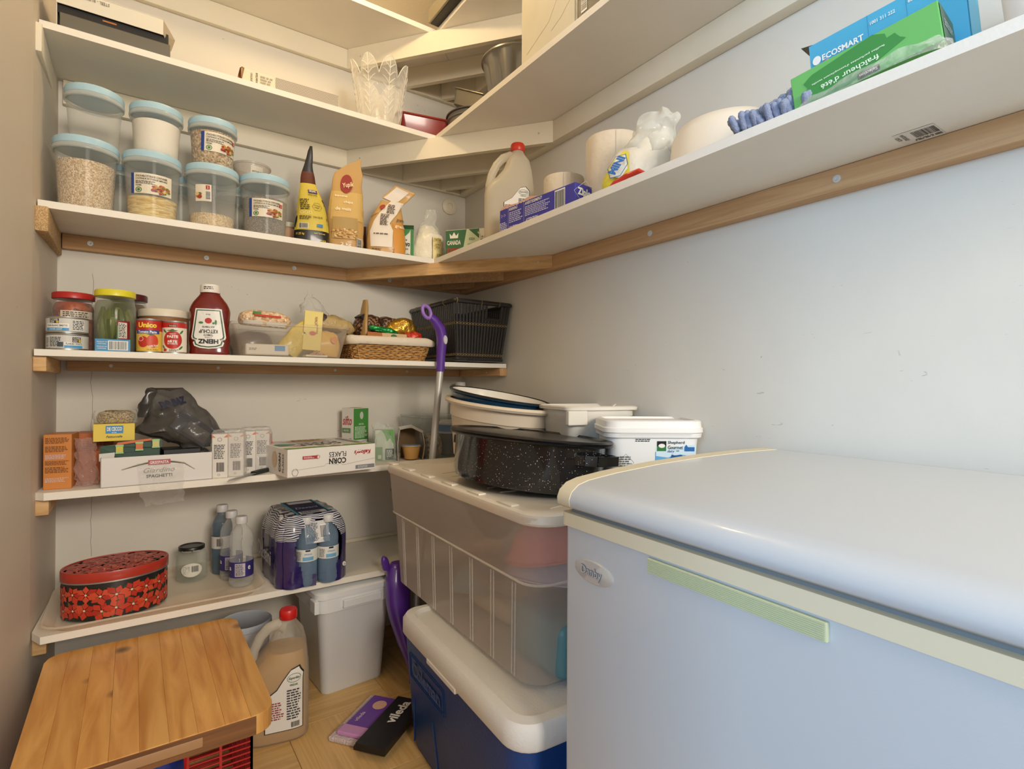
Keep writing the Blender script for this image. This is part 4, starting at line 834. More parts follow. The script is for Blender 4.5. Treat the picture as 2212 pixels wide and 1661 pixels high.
G().lathe([(.03, 0), (.033, .004), (.033, .085), (.028, .10), (.012, .106)], 32).obj('bottle_body', mat((226, 226, 224), .4), t, True); G().lathe([(.013, .106), (.013, .125), (.011, .127)], 24).obj('bottle_cap', mat(WHT, .4), t, True)
t = thing('storage_bin', 'translucent bin at far near end of right run', 'bin', (1.235, -2.02, Z2), 0)
rings = [(sq(.10, .15, .02), 0), (sq(.105, .155, .022), .006), (sq(.120, .170, .03), .15), (sq(.126, .176, .03), .152), (sq(.126, .176, .03), .158)]
shell(G(), rings).obj('bin_body', clear((226, 222, 220), .55, .3, .3, milky=.3), t, 40)
# ================================================================ middle corner shelf (dishes and pans)
Z1 = 1.8792
t = thing('appliance_box', 'silver and black under-cabinet appliance with white carton over it', 'box', (.145, -.205, Z1), 0)
G().rbox(-.118, .122, -.083, .12, 0, .036, .002).obj('steel_body', mat((120, 116, 106), .35, .8), t); G().rbox(-.124, .118, -.078, .11, .036, .066, .002).obj('black_band', mat((24, 22, 22), .4), t)
G().box(-.03, .0, -.0795, -.078, .046, .050).obj('orange_strip', mat((190, 120, 60), .4), t)
g = G().box(-.124, .105, -.086, -.084, .056, .098); g.box(-.124, .105, -.086, .10, .0985, .100); g.box(-.124, -.1225, -.084, .10, .0, .0985); g.obj('carton_cover', mat((222, 216, 200), .6), t)
G().add([(.105, -.086, .056), (.105, -.086, .098), (.135, -.050, .070), (.125, -.045, .036), (.105, .0, .098), (.132, .0, .085)], [(0, 1, 2, 3), (1, 4, 5, 2)]).obj('open_flap', mat((168, 156, 134), .7), t)
p = Print(t, Pl((0, -.0865, 0))); p.text('STEEL - RUBBER', (120, 114, 104), -.045, .088, .060, .008, rot=180); p.lines((140, 134, 124), -.07, .094, -.03, .097, 1); p.done()
t = thing('foil_roll_box', 'long torn white and patterned foil box on middle corner shelf', 'box', (.590, -.255, Z1), -1.5)
G().rbox(-.140, .150, -.022, .022, 0, .042, .0015).obj('box_body', mat((226, 216, 188), .5), t)
p = Print(t, Pl((0, -.0224, 0))); p.rect('patterned_part', (186, 176, 158), -.045, .001, .149, .041); rnd = random.Random(2)
for i in range(44):
    for j in range(8): p.ell('pattern_dot', (120, 108, 100), -.043+i*.00435+(.002 if j % 2 else 0), .004+j*.0048, .0013, .0013, 1, 5)
p.text('JOETUO', (80, 70, 60), -.112, .020, .026, .007, rot=90); p.text('EPURATEUR', (80, 70, 60), -.098, .021, .034, .006, rot=90); p.lines((170, 160, 140), -.088, .008, -.05, .034, 3); p.done()
G().add([(-.140, -.022, .0), (-.150, -.018, .012), (-.143, -.01, .046), (-.138, -.022, .045), (-.132, -.023, .042), (-.146, .0, .03)], [(0, 1, 5), (1, 2, 5), (2, 3, 5), (3, 4, 0, 5)]).obj('torn_end', mat((150, 100, 56), .8), t)
# crystal vase: twelve leaf petals
t = thing('crystal_bowl', 'cut crystal vase with leaf shaped petals on middle corner shelf', 'vase', (.905, -.215, Z1), 0)
cry = clear((250, 246, 236), .30, .04, .8, bump=.4, bs=30)
cry = clear((250, 246, 236), .13, .03, .6, bump=.3, bs=30); veinm = clear((255, 252, 244), .34, .05, .5)
N = 8
def petal(k, u, v, out=0):
    w_ = (u-.5)*2; z = .215*v*(1-.27*abs(w_)**2.0)
    r = .064+.030*(z/.205)**.9+.008*max(0, z/.205-.6) + .005*(1-w_*w_)+out; a = 2*pi*k/N+pi/N*w_
    return Vector((r*cos(a), r*sin(a), z))
V = []; F = []; nu, nv = N*10, 16
for lay_ in (0, -.004):
    k0 = len(V)
    for j in range(nv+1):
        for i in range(nu): V.append(petal(i//10, (i % 10)/10, j/nv, lay_))
    F += [(k0+j*nu+i, k0+j*nu+(i+1) % nu, k0+(j+1)*nu+(i+1) % nu, k0+(j+1)*nu+i) for j in range(nv) for i in range(nu)]
F += [(nv*nu+i, nv*nu+(i+1) % nu, (nv+1)*nu+nv*nu+(i+1) % nu, (nv+1)*nu+nv*nu+i) for i in range(nu)]
mk('vase_body', V, F, cry, t, 60)
for k in range(N):
    gg = G(); gg.tube([petal(k, i/12, 1, -.002) for i in range(13)], .0018, 5)
    gg.tube([petal(k, .5, q/10, .001) for q in range(1, 11)], .0016, 5)
    for i in range(7):
        z0 = .12+i*.115
        for s_ in (-1, 1): gg.tube([petal(k, .5+s_*q*.11, min(1, z0+.05*q+.02*q*q*.3), .001) for q in (0, 1, 2, 3)], [.0019, .0017, .0013, .0006], 5)
    gg.obj('leaf_cutting', veinm, t, True)
G().lathe([(.055, 0), (.066, .002), (.066, .01), (.0005, .012)], 40).obj('vase_base', veinm, t, True)
t = thing('baking_dish', 'dark red rectangular plastic dish beside the crystal vase', 'dish', (1.085, -.175, Z1), -12)
rings = [(sq(.075, .05, .016), 0), (sq(.077, .052, .018), .004), (sq(.100, .068, .022), .078), (sq(.106, .074, .026), .080), (sq(.106, .074, .026), .085), (sq(.098, .066, .022), .083), (sq(.074, .049, .014), .006)]
shell(G(), rings, cap1=True).obj('dish_body', mat((138, 40, 30), .25, coat=.3), t, 40)
pan = mat((138, 136, 132), .35, .6); pan_d = mat((112, 110, 108), .35, .6)
for i, (r, z) in enumerate(((.105, 0), (.110, .022), (.108, .044))):
    t = thing('cake_pan', ['round metal cake pan at bottom of pan stack', 'round metal cake pan in the middle of pan stack', 'round metal cake pan under the tilted loaf tin'][i], 'pan', (1.255, -.300+.004*i, Z1+z), i*10)
    G().lathe([(r*.88, 0), (r*.90, .002), (r*.97, .052), (r*1.02, .054), (r*1.03, .057), (r*.98, .058), (r*.95, .05), (r*.87, .004), (.0005, .004)], 48, cap1=False).obj('pan_body', pan if i % 2 else pan_d, t, True)
t = thing('loaf_tin', 'grey square baking tin tilted on top of the cake pans', 'pan', (1.252, -.285, Z1+.122), 0, rot=(radians(-6), radians(24), radians(-62)))
rings = [(sq(.062, .062, .014), 0), (sq(.074, .074, .018), .048), (sq(.082, .082, .02), .049), (sq(.082, .082, .02), .052), (sq(.073, .073, .016), .050), (sq(.060, .060, .012), .003)]
shell(G(), rings, cap1=True).obj('tin_body', mat((150, 144, 132), .35, .7), t, 40)
for i_ in range(1):
    t = thing('cake_pan', 'plain round pan under the fluted bundt pan', 'pan', (1.262, -.560, Z1+.052*i_), 0)
    G().lathe([(.09, 0), (.092, .002), (.100, .050), (.104, .052), (.104, .055), (.096, .05), (.088, .004), (.0005, .004)], 48, cap1=False).obj('pan_body', pan_d, t, True)
t = thing('bundt_pan', 'fluted grey bundt pan upright behind the cream carton', 'pan', (1.262, -.560, Z1+.056), 0)
G().lathe([(.062, 0), (.080, .004), (.092, .03), (.104, .085), (.113, .100), (.120, .103), (.120, .107), (.108, .105), (.098, .08), (.085, .03), (.06, .01), (.03, .012), (.022, .10)], 96, cap1=False, wob=lambda a, z: 1+(.16*abs(cos(a*5))-.10)*(1 if z < .095 else 0), T=Matrix.Diagonal((1.02, 1.02, 1.25, 1))).obj('fluted_body', pan, t, True)
t = thing('appliance_carton', 'plain cream carton at edge of middle corner shelf', 'box', (1.180, -.925, Z1), 0)
G().rbox(-.085, .085, -.125, .105, 0, .20, .0015).obj('carton_body', mat((226, 218, 194), .6, var=.05, vs=9), t); g = G(); g.tube([(-.0852, .08, .02), (-.0852, -.02, .06), (-.0852, -.06, .11), (-.0852, -.12, .15)], .0004, 4); g.tube([(-.0852, -.03, .03), (-.0852, -.07, .045), (-.0852, -.12, .08)], .0004, 4); g.obj('crease', mat((170, 150, 120), .7), t)
t = thing('black_carton', 'black box with barcode beside the plain cream carton', 'box', (1.185, -1.105, Z1), 0)
G().rbox(-.09, .09, -.055, .052, 0, .20, .0015).obj('carton_body', mat((34, 34, 36), .45), t); p = Print(t, Pl((-.0904, 0, 0), (0, -1, 0))); p.bar(-.030, .015, -.010, .085, 1, vert=True); p.rect('side_flap', (150, 140, 120), -.052, 0, -.044, .2); p.done()

# ================================================================ ketchup shelf
Z3 = 1.0502
def label_wrap(p, c, h0, h1, R, f=.9): p.rect('paper_label', c, -R*f*pi, h0, R*f*pi, h1, 0)
for i, z in enumerate((0, .0425)):
    t = thing('tuna_can', ['lower tuna can, english label, against the left wall', 'upper tuna can, french label, against the left wall'][i], 'can', (.047, -.285, Z3+z), -12+4*i)
    G().lathe([(.0405, 0), (.043, .001), (.043, .003), (.0425, .004), (.0425, .038), (.043, .039), (.043, .0415), (.041, .042), (.0395, .0405), (.0005, .0405)], 48, cap1=False).obj('can_body', mat((186, 184, 176), .3, .85), t, True)
    p = Print(t, Cy(.0428)); label_wrap(p, (206, 204, 198), .005, .037, .043)
    if i:
        p.rect('blue_band', (60, 150, 210), -.040, .006, .012, .013, 1); p.rect('white_band', (236, 234, 228), -.040, .013, .012, .024, 1); p.text('THON BLANC ÉMIETTÉ', (50, 50, 56), -.014, .019, .046, .0055); p.text('CHUNK LIGHT', WHT, -.016, .0095, .03, .004)
        p.rect('dark_plate', (30, 32, 32), -.030, .024, -.008, .036, 1); p.text('CLOVER', (230, 230, 220), -.019, .0325, .019, .005); p.text('LEAF', (230, 230, 220), -.023, .0272, .011, .005); p.ell('clover_mark', (222, 180, 40), -.011, .0275, .003, .003, 3, 20, .25, 4); p.rect('facts_panel', (238, 238, 234), .018, .008, .046, .034, 1); p.lines((50, 50, 50), .019, .009, .045, .033, 6)
    else:
        p.rect('dark_plate', (30, 32, 32), .022, .020, .040, .033, 1); p.text('CLOVER', (230, 230, 220), .031, .0295, .015, .0045); p.text('LEAF', (230, 230, 220), .028, .0238, .009, .0045); p.ell('clover_mark', (222, 180, 40), .037, .024, .003, .003, 3, 20, .25, 4)
        p.rect('white_band', (236, 234, 228), .006, .012, .044, .020, 1); p.text('FLAKED WHITE', (50, 50, 56), .026, .016, .034, .005); p.rect('blue_band', (60, 150, 210), .006, .006, .044, .012, 1); p.bar(-.040, .008, -.030, .032, 1, vert=True); p.lines((60, 60, 60), -.026, .008, .0, .033, 7); p.rect('dark_panel', (70, 80, 90), -.008, .008, .004, .020, 3)
    p.done()
jg = clear((226, 232, 224), .03, .04, .45)
def jar(label, loc, r, h, cont, lidc, rz=0, lidr=None, neck=.82, name='glass_jar'):
    t = thing(name, label, 'jar', loc, rz); nr = r*neck
    G().lathe([(r*.86, 0), (r*.97, .005), (r, .014), (r, h*.72), (r*.95, h*.80), (nr, h*.87), (nr, h*.93)], 44, cap1=False).obj('jar_glass', jg, t, True)
    if cont: G().lathe([(r*.84, .003), (r*.95, .012), (r*.955, h*.72), (r*.90, h*.79), (nr*.9, h*.84), (.0005, h*.845)], 44, cap1=False).obj('jar_contents', cont, t, True)
    lr = lidr or nr*1.08
    G().lathe([(lr*.96, h*.895), (lr, h*.90), (lr, h*.985), (lr*.96, h), (lr*.85, h), (lr*.82, h-.002), (.0005, h-.002)], 44, cap0=True, cap1=False).obj('jar_lid', lidc, t, 50); return t
t = jar('jar of red salsa with red lid behind the tuna cans', (.052, -.185, Z3), .047, .160, grains([(138, 52, 28), (160, 66, 34), (110, 36, 20), (172, 90, 50)], 70, .4, .3), mat((186, 44, 40), .35), 0, .047, .9)
p = Print(t, Cy(.0474)); p.rect('label', (216, 206, 188), -.026, .090, .050, .110); p.lines((90, 70, 60), -.02, .093, .045, .108, 3); p.done()
t = jar('jar of green pickled peppers with yellow lid', (.145, -.245, Z3), .047, .168, None, mat((226, 214, 50), .35), -12, .0465, .92)
brine = clear((96, 104, 24), .30, .1, .2); G().lathe([(.038, .004), (.0445, .012), (.0448, .125), (.040, .140), (.0005, .140)], 44, cap1=False).obj('brine', brine, t, True)
rnd = random.Random(9)
pm = [mat((118, 126, 34), .35, coat=.5), mat((86, 98, 28), .35, coat=.5), mat((140, 146, 60), .35, coat=.5)]
for i in range(22):
    a = 2*pi*i/22+rnd.uniform(-.1, .1); r = .033 if i % 3 else .027; z = rnd.uniform(.030, .062); b = rnd.uniform(-.3, .3)
    P_ = [Vector((r*cos(a+b*q*.6), r*sin(a+b*q*.6), z+(q-.5)*rnd.uniform(.075, .09)+.02)) for q in (0, .2, .4, .6, .8, 1)]
    G().tube(P_, [.002, .007, .0115, .0125, .010, .004], 8).obj('pepper', pm[i % 3], t, True)
p = Print(t, Cy(.0475)); p.rect('label', (132, 30, 36), .016, .028, .046, .085); p.rect('label_paper', (226, 222, 208), .018, .038, .038, .080, 1); p.lines((40, 40, 40), .019, .040, .037, .078, 9); p.rect('label_green', (70, 130, 60), .015, .034, .0175, .070, 1); p.done()
jar('jar with dark red printed lid behind the pickled peppers', (.175, -.115, Z3), .046, .178, mat((90, 60, 30), .4), mat((84, 24, 30), .35), 0, .046, .9)
t = thing('matchbox', 'small blue box with barcode in front of the pickle jar', 'box', (.142, -.310, Z3), 1)
G().rbox(-.0375, .0375, -.022, .0, 0, .032, .001).obj('box_body', mat((60, 140, 190), .5), t); p = Print(t, Pl((0, -.0224, 0))); p.bar(-.008, .005, .030, .026, 1); p.text('PRODUCT OF', WHT, -.0225, .024, .021, .0028); p.text('PORTUGAL', WHT, -.0225, .019, .018, .0028); p.text('PRODUIT DU', WHT, -.0225, .012, .021, .0028); p.text('PORTUGAL', WHT, -.0225, .007, .018, .0028); p.done()
def steelcan(label, loc, rz, r, h, bc):
    t = thing('tomato_paste_can', label, 'can', loc, rz)
    G().lathe([(r*.95, 0), (r*1.02, .0005), (r*1.02, .003), (r, .004), (r, h-.004), (r*1.02, h-.003), (r*1.02, h-.0005), (r*.96, h), (r*.94, h-.002), (.0005, h-.002)], 44, cap1=False).obj('can_body', steel, t, True)
    p = Print(t, Cy(r+.0003)); p.rect('paper_label', bc, -r*3.0, .005, r*3.0, h-.005, 0); return t, p
t, p = steelcan('tomato paste can with red top and yellow lettering', (.222, -.285, Z3), -10, .0295, .093, (228, 188, 74))
p.rect('red_band', (188, 40, 28), -.088, .060, .088, .088, 1); p.text('Unico', (248, 220, 70), 0, .0755, .044, .014, 3, bold=.045); p.rect('blue_banner', (50, 70, 150), -.030, .052, .030, .062, 2); p.text('Tomato Paste', WHT, 0, .057, .044, .0075, 4, bold=.03)
p.ell('tomato_picture', (196, 50, 34), -.010, .030, .013, .015, 2); p.ell('tomato_picture', (206, 72, 48), .012, .032, .014, .018, 3); p.ell('stem', (60, 100, 40), .008, .050, .007, .002, 4, 12, .4, 4); p.ring('round_seal', WHT, -.015, .038, .0065, .0065, .001, 4); p.text('100% Pure', WHT, .013, .019, .024, .006, 4, rot=14, shear=.3); p.text('156 mL 5.5 fl oz', (60, 50, 30), .012, .009, .026, .003); p.done()
t, p = steelcan('tomato paste can with white label and one big tomato', (.281, -.287, Z3), -12, .0295, .091, (232, 226, 210))
p.rect('red_band', (190, 44, 34), -.088, .072, .088, .086, 1); p.rect('brand_plate', (40, 36, 34), -.010, .074, .010, .080, 2); p.text('Selection', (226, 216, 190), 0, .077, .016, .004, 4)
p.ell('tomato_picture', (186, 40, 30), 0, .038, .023, .025, 2, 32); p.ell('stem', (70, 110, 50), 0, .064, .010, .003, 3, 14, .4, 4)
for a, b in ((-.020, .062), (.022, .060), (.020, .016), (-.024, .018)): p.ell('leaf', (70, 120, 60), a, b, .007, .0025, 2, 12, rot=a*40)
p.text('TOMATO', WHT, 0, .054, .014, .003, 4); p.text('PASTE', WHT, 0, .047, .026, .0075, 4, bold=.04); p.text('PÂTE', WHT, 0, .034, .022, .0085, 4, bold=.04); p.text('DE TOMATES', WHT, 0, .027, .024, .004, 4); p.ell('red_spot', (180, 40, 40), -.019, .010, .005, .004, 3); p.lines((90, 80, 70), -.008, .006, .014, .012, 2); p.done()
t = thing('spread_tub', 'round tub with white lid behind the tomato paste cans', 'tub', (.262, -.178, Z3), 0)
G().lathe([(.055, 0), (.058, .004), (.063, .110)], 44).obj('tub_body', mat((150, 100, 60), .5), t, True); G().lathe([(.064, .108), (.0665, .110), (.0665, .128), (.064, .131), (.058, .131), (.056, .128), (.0005, .128)], 44, cap1=False).obj('tub_lid', mat((226, 216, 196), .45), t, 50)
# ketchup
t = thing('ketchup_bottle', 'upside-down red ketchup bottle with white cap and keystone label', 'bottle', (.372, -.255, Z3), -13)
ket = mat((112, 20, 12), .2, coat=.6, bump=.02); L = Loft([(0, 0, 0, .048, .028, 3.4), (.006, 0, 0, .052, .031, 3), (.022, 0, 0, .051, .030, 3), (.032, 0, 0, .0525, .031, 2.8), (.05, 0, 0, .0535, .032, 2.6), (.085, 0, 0, .0505, .030, 2.6), (.115, 0, 0, .0525, .031, 2.6), (.135, 0, 0, .053, .031, 2.6), (.155, 0, 0, .045, .028, 2.4), (.170, 0, 0, .034, .024, 2.2), (.180, 0, 0, .027, .022, 2), (.186, 0, 0, .025, .021, 2)], 3, True)
G().loft(L, 72).obj('bottle_body', ket, t, 60)
G().lathe([(.0265, .184), (.0270, .186), (.0262, .205), (.024, .208), (.0005, .208)], 44, cap1=False).obj('cap', mat((236, 230, 222), .4), t, 50)
p = Print(t, Cy(.0266)); p.lines((90, 90, 90), -.014, .192, .014, .202, 2); p.done()
p = Print(t, L, .0008)
K = [(-.033, .033), (-.020, .028), (0, .026), (.020, .028), (.033, .033), (.036, .042), (.028, .047), (.038, .050), (.040, .056), (.030, .128), (-.030, .128), (-.040, .056), (-.038, .050), (-.028, .047), (-.036, .042)]
def sc_(V, k, ky=None): cy = .078; return [(x*k, cy+(y-cy)*(ky or k)) for x, y in V]
def fill(name, col, V, lay):
    # triangulated fan with subdivided edges so that the label hugs the curve
    c = (0, .078); R = []; 
    for (x0, y0), (x1, y1) in zip(V, V[1:]+V[:1]):
        for q in range(4): R.append((x0+(x1-x0)*q/4, y0+(y1-y0)*q/4))
    n = len(R); VV = [c]; FF = []
    for s_ in (1/3, 2/3, 1): VV += [(c[0]+(x-c[0])*s_, c[1]+(y-c[1])*s_) for x, y in R]
    for i in range(n):
        j = (i+1) % n; FF.append((0, 1+i, 1+j))
        for k_ in range(2): a = 1+k_*n; FF.append((a+i, a+n+i, a+n+j, a+j))
    p._a(name, col, VV, FF, lay)
fill('label_edge', (236, 234, 226), sc_(K, 1.12, 1.14), 1); fill('label_green_line', (46, 92, 66), sc_(K, 1.02, 1.07), 2); fill('label', (238, 236, 230), sc_(K, .93, 1.01), 3)
p.text('HEINZ', (24, 24, 24), 0, .040, .052, .013, 5, rot=180, bold=.04); p.text('57 VARIETIES', (120, 110, 100), 0, .051, .018, .0025, 5, rot=180); p.text('TOMATO', (24, 24, 24), 0, .058, .024, .006, 5, rot=180); p.text('KETCHUP', (24, 24, 24), 0, .069, .048, .011, 5, rot=180, bold=.02); p.text('AUX TOMATES', (24, 24, 24), 0, .082, .032, .005, 5, rot=180)
p.ell('tomato_picture', (190, 44, 30), 0, .100, .009, .008, 5); p.ell('leaf', (60, 130, 60), -.019, .094, .006, .003, 5); p.ell('leaf', (60, 130, 60), .019, .096, .003, .007, 5); p.ell('leaf', (60, 130, 60), .013, .093, .003, .003, 5); p.text('750 ml', (50, 50, 50), 0, .118, .012, .003, 5, rot=180); p.done(.4)
# clear bin and what lies in it
t = thing('food_bin', 'shallow clear plastic bin full of dry food packages', 'bin', (.598, -.185, Z3), 0)
rings = [(sq(.146, .118, .03), 0), (sq(.150, .122, .034), .006), (sq(.170, .142, .04), .094), (sq(.177, .149, .044), .095), (sq(.178, .150, .044), .102), (sq(.172, .144, .04), .103)]
shell(G(), rings).obj('bin_body', clear((216, 206, 192), .24, .15, .5, milky=.2), t, 40)
def softbag(name, label, cat, loc, rot, dims, m, p_=3.0, crump=.004, cs=35, seed=0, n=40):
    """a filled flat packet lying on its back: dims half x, half y, height"""
    t = thing(name, label, cat, loc, rot=[radians(v) for v in rot]); a, b, h = dims
    L = Loft([(0, 0, 0, a*.90, b*.85, p_), (h*.2, 0, 0, a, b*.96, p_), (h*.5, 0, 0, a*1.02, b, p_), (h*.8, 0, 0, a*.92, b*.86, p_), (h*.95, 0, 0, a*.6, b*.6, p_), (h, 0, 0, a*.2, b*.2, 2)], 3, True)
    G().loft(L, n, crump=crump, cs=cs, seed=seed).obj('bag_body', m, t, 60); return t, L
t, L = softbag('chickpea_bag', 'clear bag of dried chickpeas lying on the bin contents', 'bag', (.525, -.225, Z3+.098), (4, 3, -8), (.074, .045, .050), grains([(226, 192, 150), (236, 206, 168), (206, 166, 122), (240, 216, 184)], 110, .3, 1), 2.6)
p = Print(t, L, .0045); p.rect('print_red', (190, 60, 40), -.03, .030, .045, .036, 1); p.rect('print_green', (60, 140, 80), -.035, .036, -.012, .044, 1); p.rect('print_white', (232, 228, 220), -.060, .003, -.006, .016, 1); p.rect('print_white', (232, 228, 220), .004, .003, .060, .015, 1); p.done()
t = thing('pasta_packet', 'white and blue packet flat on the bottom inside the clear bin', 'packet', (.528, -.232, Z3+.006), -3); G().rbox(-.062, .062, -.05, .05, 0, .034, .004).obj('packet_body', mat((224, 216, 204), .4), t); p = Print(t, Pl((0, -.0504, 0))); p.rect('blue_mark', (66, 140, 200), .020, .014, .050, .030); p.lines((110, 110, 110), -.052, .014, -.030, .022, 2); p.done()
t = thing('corn_meal_bag', 'yellow pointed bag leaning against the bin rim', 'bag', (.585, -.250, Z3+.016), rot=(radians(-6), radians(34), radians(-6)))
L = Loft([(0, 0, 0, .034, .018, 2.5), (.05, 0, 0, .036, .020, 2.5), (.10, 0, 0, .026, .010, 2.5), (.145, 0, 0, .006, .002, 2)], 4, True); G().loft(L, 40, crump=.003).obj('bag_body', mat((214, 190, 84), .35, bump=.6, bs=45, coat=.3), t, 60)
p = Print(t, L, .003); p.rect('white_print', WHT, .004, .075, .018, .120, 0); p.lines((80, 80, 80), .005, .08, .016, .115, 5); p.done()
softbag('lentil_bag', 'dark bag of lentils at left end inside clear bin', 'bag', (.500, -.145, Z3+.006), (0, 0, 10), (.060, .07, .085), mat((112, 100, 96), .35, coat=.4), 2.5)
t = thing('butter_box', 'narrow pale yellow box standing upright in the clear bin', 'box', (.660, -.262, Z3+.026), rot=(radians(-4), radians(4), radians(-12)))
G().rbox(-.028, .028, -.014, .014, 0, .128, .001).obj('box_body', mat((224, 204, 108), .45), t); p = Print(t, Pl((0, -.0144, 0))); p.text('LACTANTIA', (150, 50, 40), .008, .096, .028, .008, rot=90); p.ell('red_spot', (190, 80, 60), .0, .055, .010, .007, 1); p.text('Beurre', (150, 110, 30), .012, .070, .03, .006, rot=90); p.done()
t, L = softbag('custard_packet', 'bright yellow packet sagging at right end of clear bin', 'packet', (.712, -.225, Z3+.008), (0, 0, -6), (.044, .05, .088), mat((218, 176, 80), .4, coat=.1), 6)
p = Print(t, L, .004); p.ell('orange_spot', (216, 140, 80), .022, .055, .010, .012, 1); p.done()
t = thing('candy_card', 'flat packet edge at the bin bottom below the yellow box', 'packet', (.668, -.288, Z3+.005), 0); G().rbox(-.034, .034, -.012, .03, 0, .006, .001).obj('packet_body', mat((230, 222, 204), .5), t); G().add([(-.024, -.013, .006), (.030, -.013, .006), (.0, -.005, .022)], [(0, 1, 2)]).obj('crumb_pile', grains([(180, 140, 110), (206, 170, 140), (150, 110, 84)], 300), t)
t, L = softbag('noodle_bag', 'clear bag of yellow noodles draped over right rim of bin', 'bag', (.745, -.175, Z3+.104), (0, 8, 8), (.080, .045, .050), mat((196, 168, 112), .35, bump=.6, bs=45, coat=.6), 3, .010, 42, 6)
p = Print(t, L, .008); p.ell('dark_print', (60, 40, 40), -.050, .034, .010, .012, 1); p.done()
G().loft(Loft([(.04, -.06, 0, .050, .03, 2), (.08, -.075, 0, .030, .014, 2), (.115, -.085, 0, .006, .004, 2)], 4, True), 40, False, True, crump=.012, cs=50).obj('film_top', clear((226, 222, 214), .2, .1, .6), t, 60)
t = thing('coffee_packet', 'folded tan packet held by black clip at right of bin', 'packet', (.842, -.215, Z3+.036), rot=(0, radians(3), radians(8)))
L = Loft([(0, 0, 0, .009, .034, 3), (.05, 0, 0, .010, .034, 3), (.10, .002, 0, .008, .030, 3), (.150, .004, 0, .009, .022, 2), (.178, .006, 0, .006, .014, 2)], 4, True); G().loft(L, 36, crump=.003).obj('packet_body', mat((176, 140, 84), .45, coat=.2), t, 60)
G().add([(-.018, -.02, .118), (-.002, -.02, .130), (-.002, -.02, .100), (-.018, .03, .118), (-.002, .03, .130), (-.002, .03, .100)], [(0, 1, 2), (3, 5, 4), (0, 3, 4, 1), (0, 2, 5, 3)]).obj('black_clip', mat((26, 26, 28), .4), t)
# wicker basket
t = thing('wicker_basket', 'small wicker basket with white cloth liner full of snacks', 'basket', (.925, -.190, Z3), 0)
wk = wood((206, 160, 96), (160, 112, 58), (40, 40, 40), .6, bump=.3)
rows = 11; g = None
def per(k, s=0): # rounded rectangle centre line, k=height fraction
    return rr(-(.128+.020*k)-s, .128+.020*k+s, -(.105+.018*k)-s, .105+.018*k+s, .03, 3)
for j in range(rows):
    z = .004+j*.0064; base = per(j/rows); pts = []
    for a, b in zip(base, base[1:]+base[:1]):
        d = sqrt((a[0]-b[0])**2+(a[1]-b[1])**2); n = max(1, int(d/.0075))
        for q in range(n): pts.append((a[0]+(b[0]-a[0])*q/n, a[1]+(b[1]-a[1])*q/n))
    P_ = []
    for i, (x, y) in enumerate(pts): r = sqrt(x*x+y*y); k_ = .0032*(1 if (i//2+j) % 2 else -1)/r; P_.append((x*(1+k_), y*(1+k_), z+.0012*sin(i*1.7+j)))
    P_.append(P_[0]); G().tube(P_, .0030, 5, cap=False).obj('woven_cane', wk, t, True)
for (x0, y0), (x1, y1) in [(q, w_) for q, w_ in zip(per(0)[::2], per(1)[::2])]: G().tube([(x0, y0, 0), (x1, y1, .072)], .0026, 5).obj('upright_cane', wk, t, True)
G().prism(per(0, -.004), .001, .004).obj('basket_base', wk, t)
cl = mat((222, 210, 190), .85, bump=.35, bs=45); rg = []
for s, z in ((.004, .052), (.010, .055), (.013, .066), (.010, .077), (.002, .082), (-.010, .080), (-.022, .06), (-.030, .02), (-.034, .010)): rg.append(([(x*(1+.006*noise.noise(Vector((x*60, y*60, z*20)))), y*(1+.010*noise.noise(Vector((x*50, y*50, z*20+5))))) for x, y in rr(-(.148)-s, .148+s, -(.123)-s, .123+s, .035, 8)], z))
o = shell(G(), rg, cap0=False, cap1=True).obj('cloth_liner', cl, t, 60)
noisy(o, .005, 28)
coffee = grains([(60, 36, 24), (96, 60, 40), (150, 110, 80), (40, 24, 18)], 160, .3, .4)
t, L = softbag('coffee_bag', 'brown bag printed with coffee beans in the wicker basket', 'bag', (.875, -.185, Z3+.080), (10, 0, 12), (.052, .045, .088), coffee, 2.5)
t, L = softbag('coffee_bag', 'second bean-printed coffee bag at middle of wicker basket', 'bag', (.955, -.170, Z3+.080), (8, 0, -8), (.046, .040, .086), coffee, 2.5, seed=5)
t, L = softbag('chocolate_bag', 'crinkled gold foil bag at right of wicker basket', 'bag', (1.000, -.200, Z3+.082), (14, -16, -10), (.056, .040, .080), mat((200, 156, 60), .25, .7, bump=.8, bs=36), 3.4, .006, 40, 9)
t, L = softbag('sweet_wrapper', 'shiny green wrapper across top of wicker basket', 'wrapper', (.905, -.262, Z3+.100), (0, 8, -6), (.050, .012, .018), mat((20, 130, 60), .2, .4, bump=.6, bs=50), 3, .004, 60, 4)
t = thing('tea_packet', 'brown and tan packet edge along front of wicker basket', 'packet', (.915, -.278, Z3+.074), rot=(radians(-20), radians(1), radians(-2))); G().rbox(-.072, .072, -.004, .004, 0, .024, .001).obj('packet_body', mat((170, 104, 56), .4), t); p = Print(t, Pl((0, -.0044, 0))); p.rect('tan_panel', (206, 176, 136), -.02, .001, .07, .023); p.ell('green_seal', (60, 110, 70), .022, .010, .012, .010, 1); p.done()
softbag('snack_packet', 'red foil packet at right end of wicker basket', 'packet', (1.015, -.262, Z3+.082), (0, -4, -6), (.034, .016, .026), mat((196, 56, 34), .3, .2, bump=.5, bs=50), 3, .004, 60, 8)
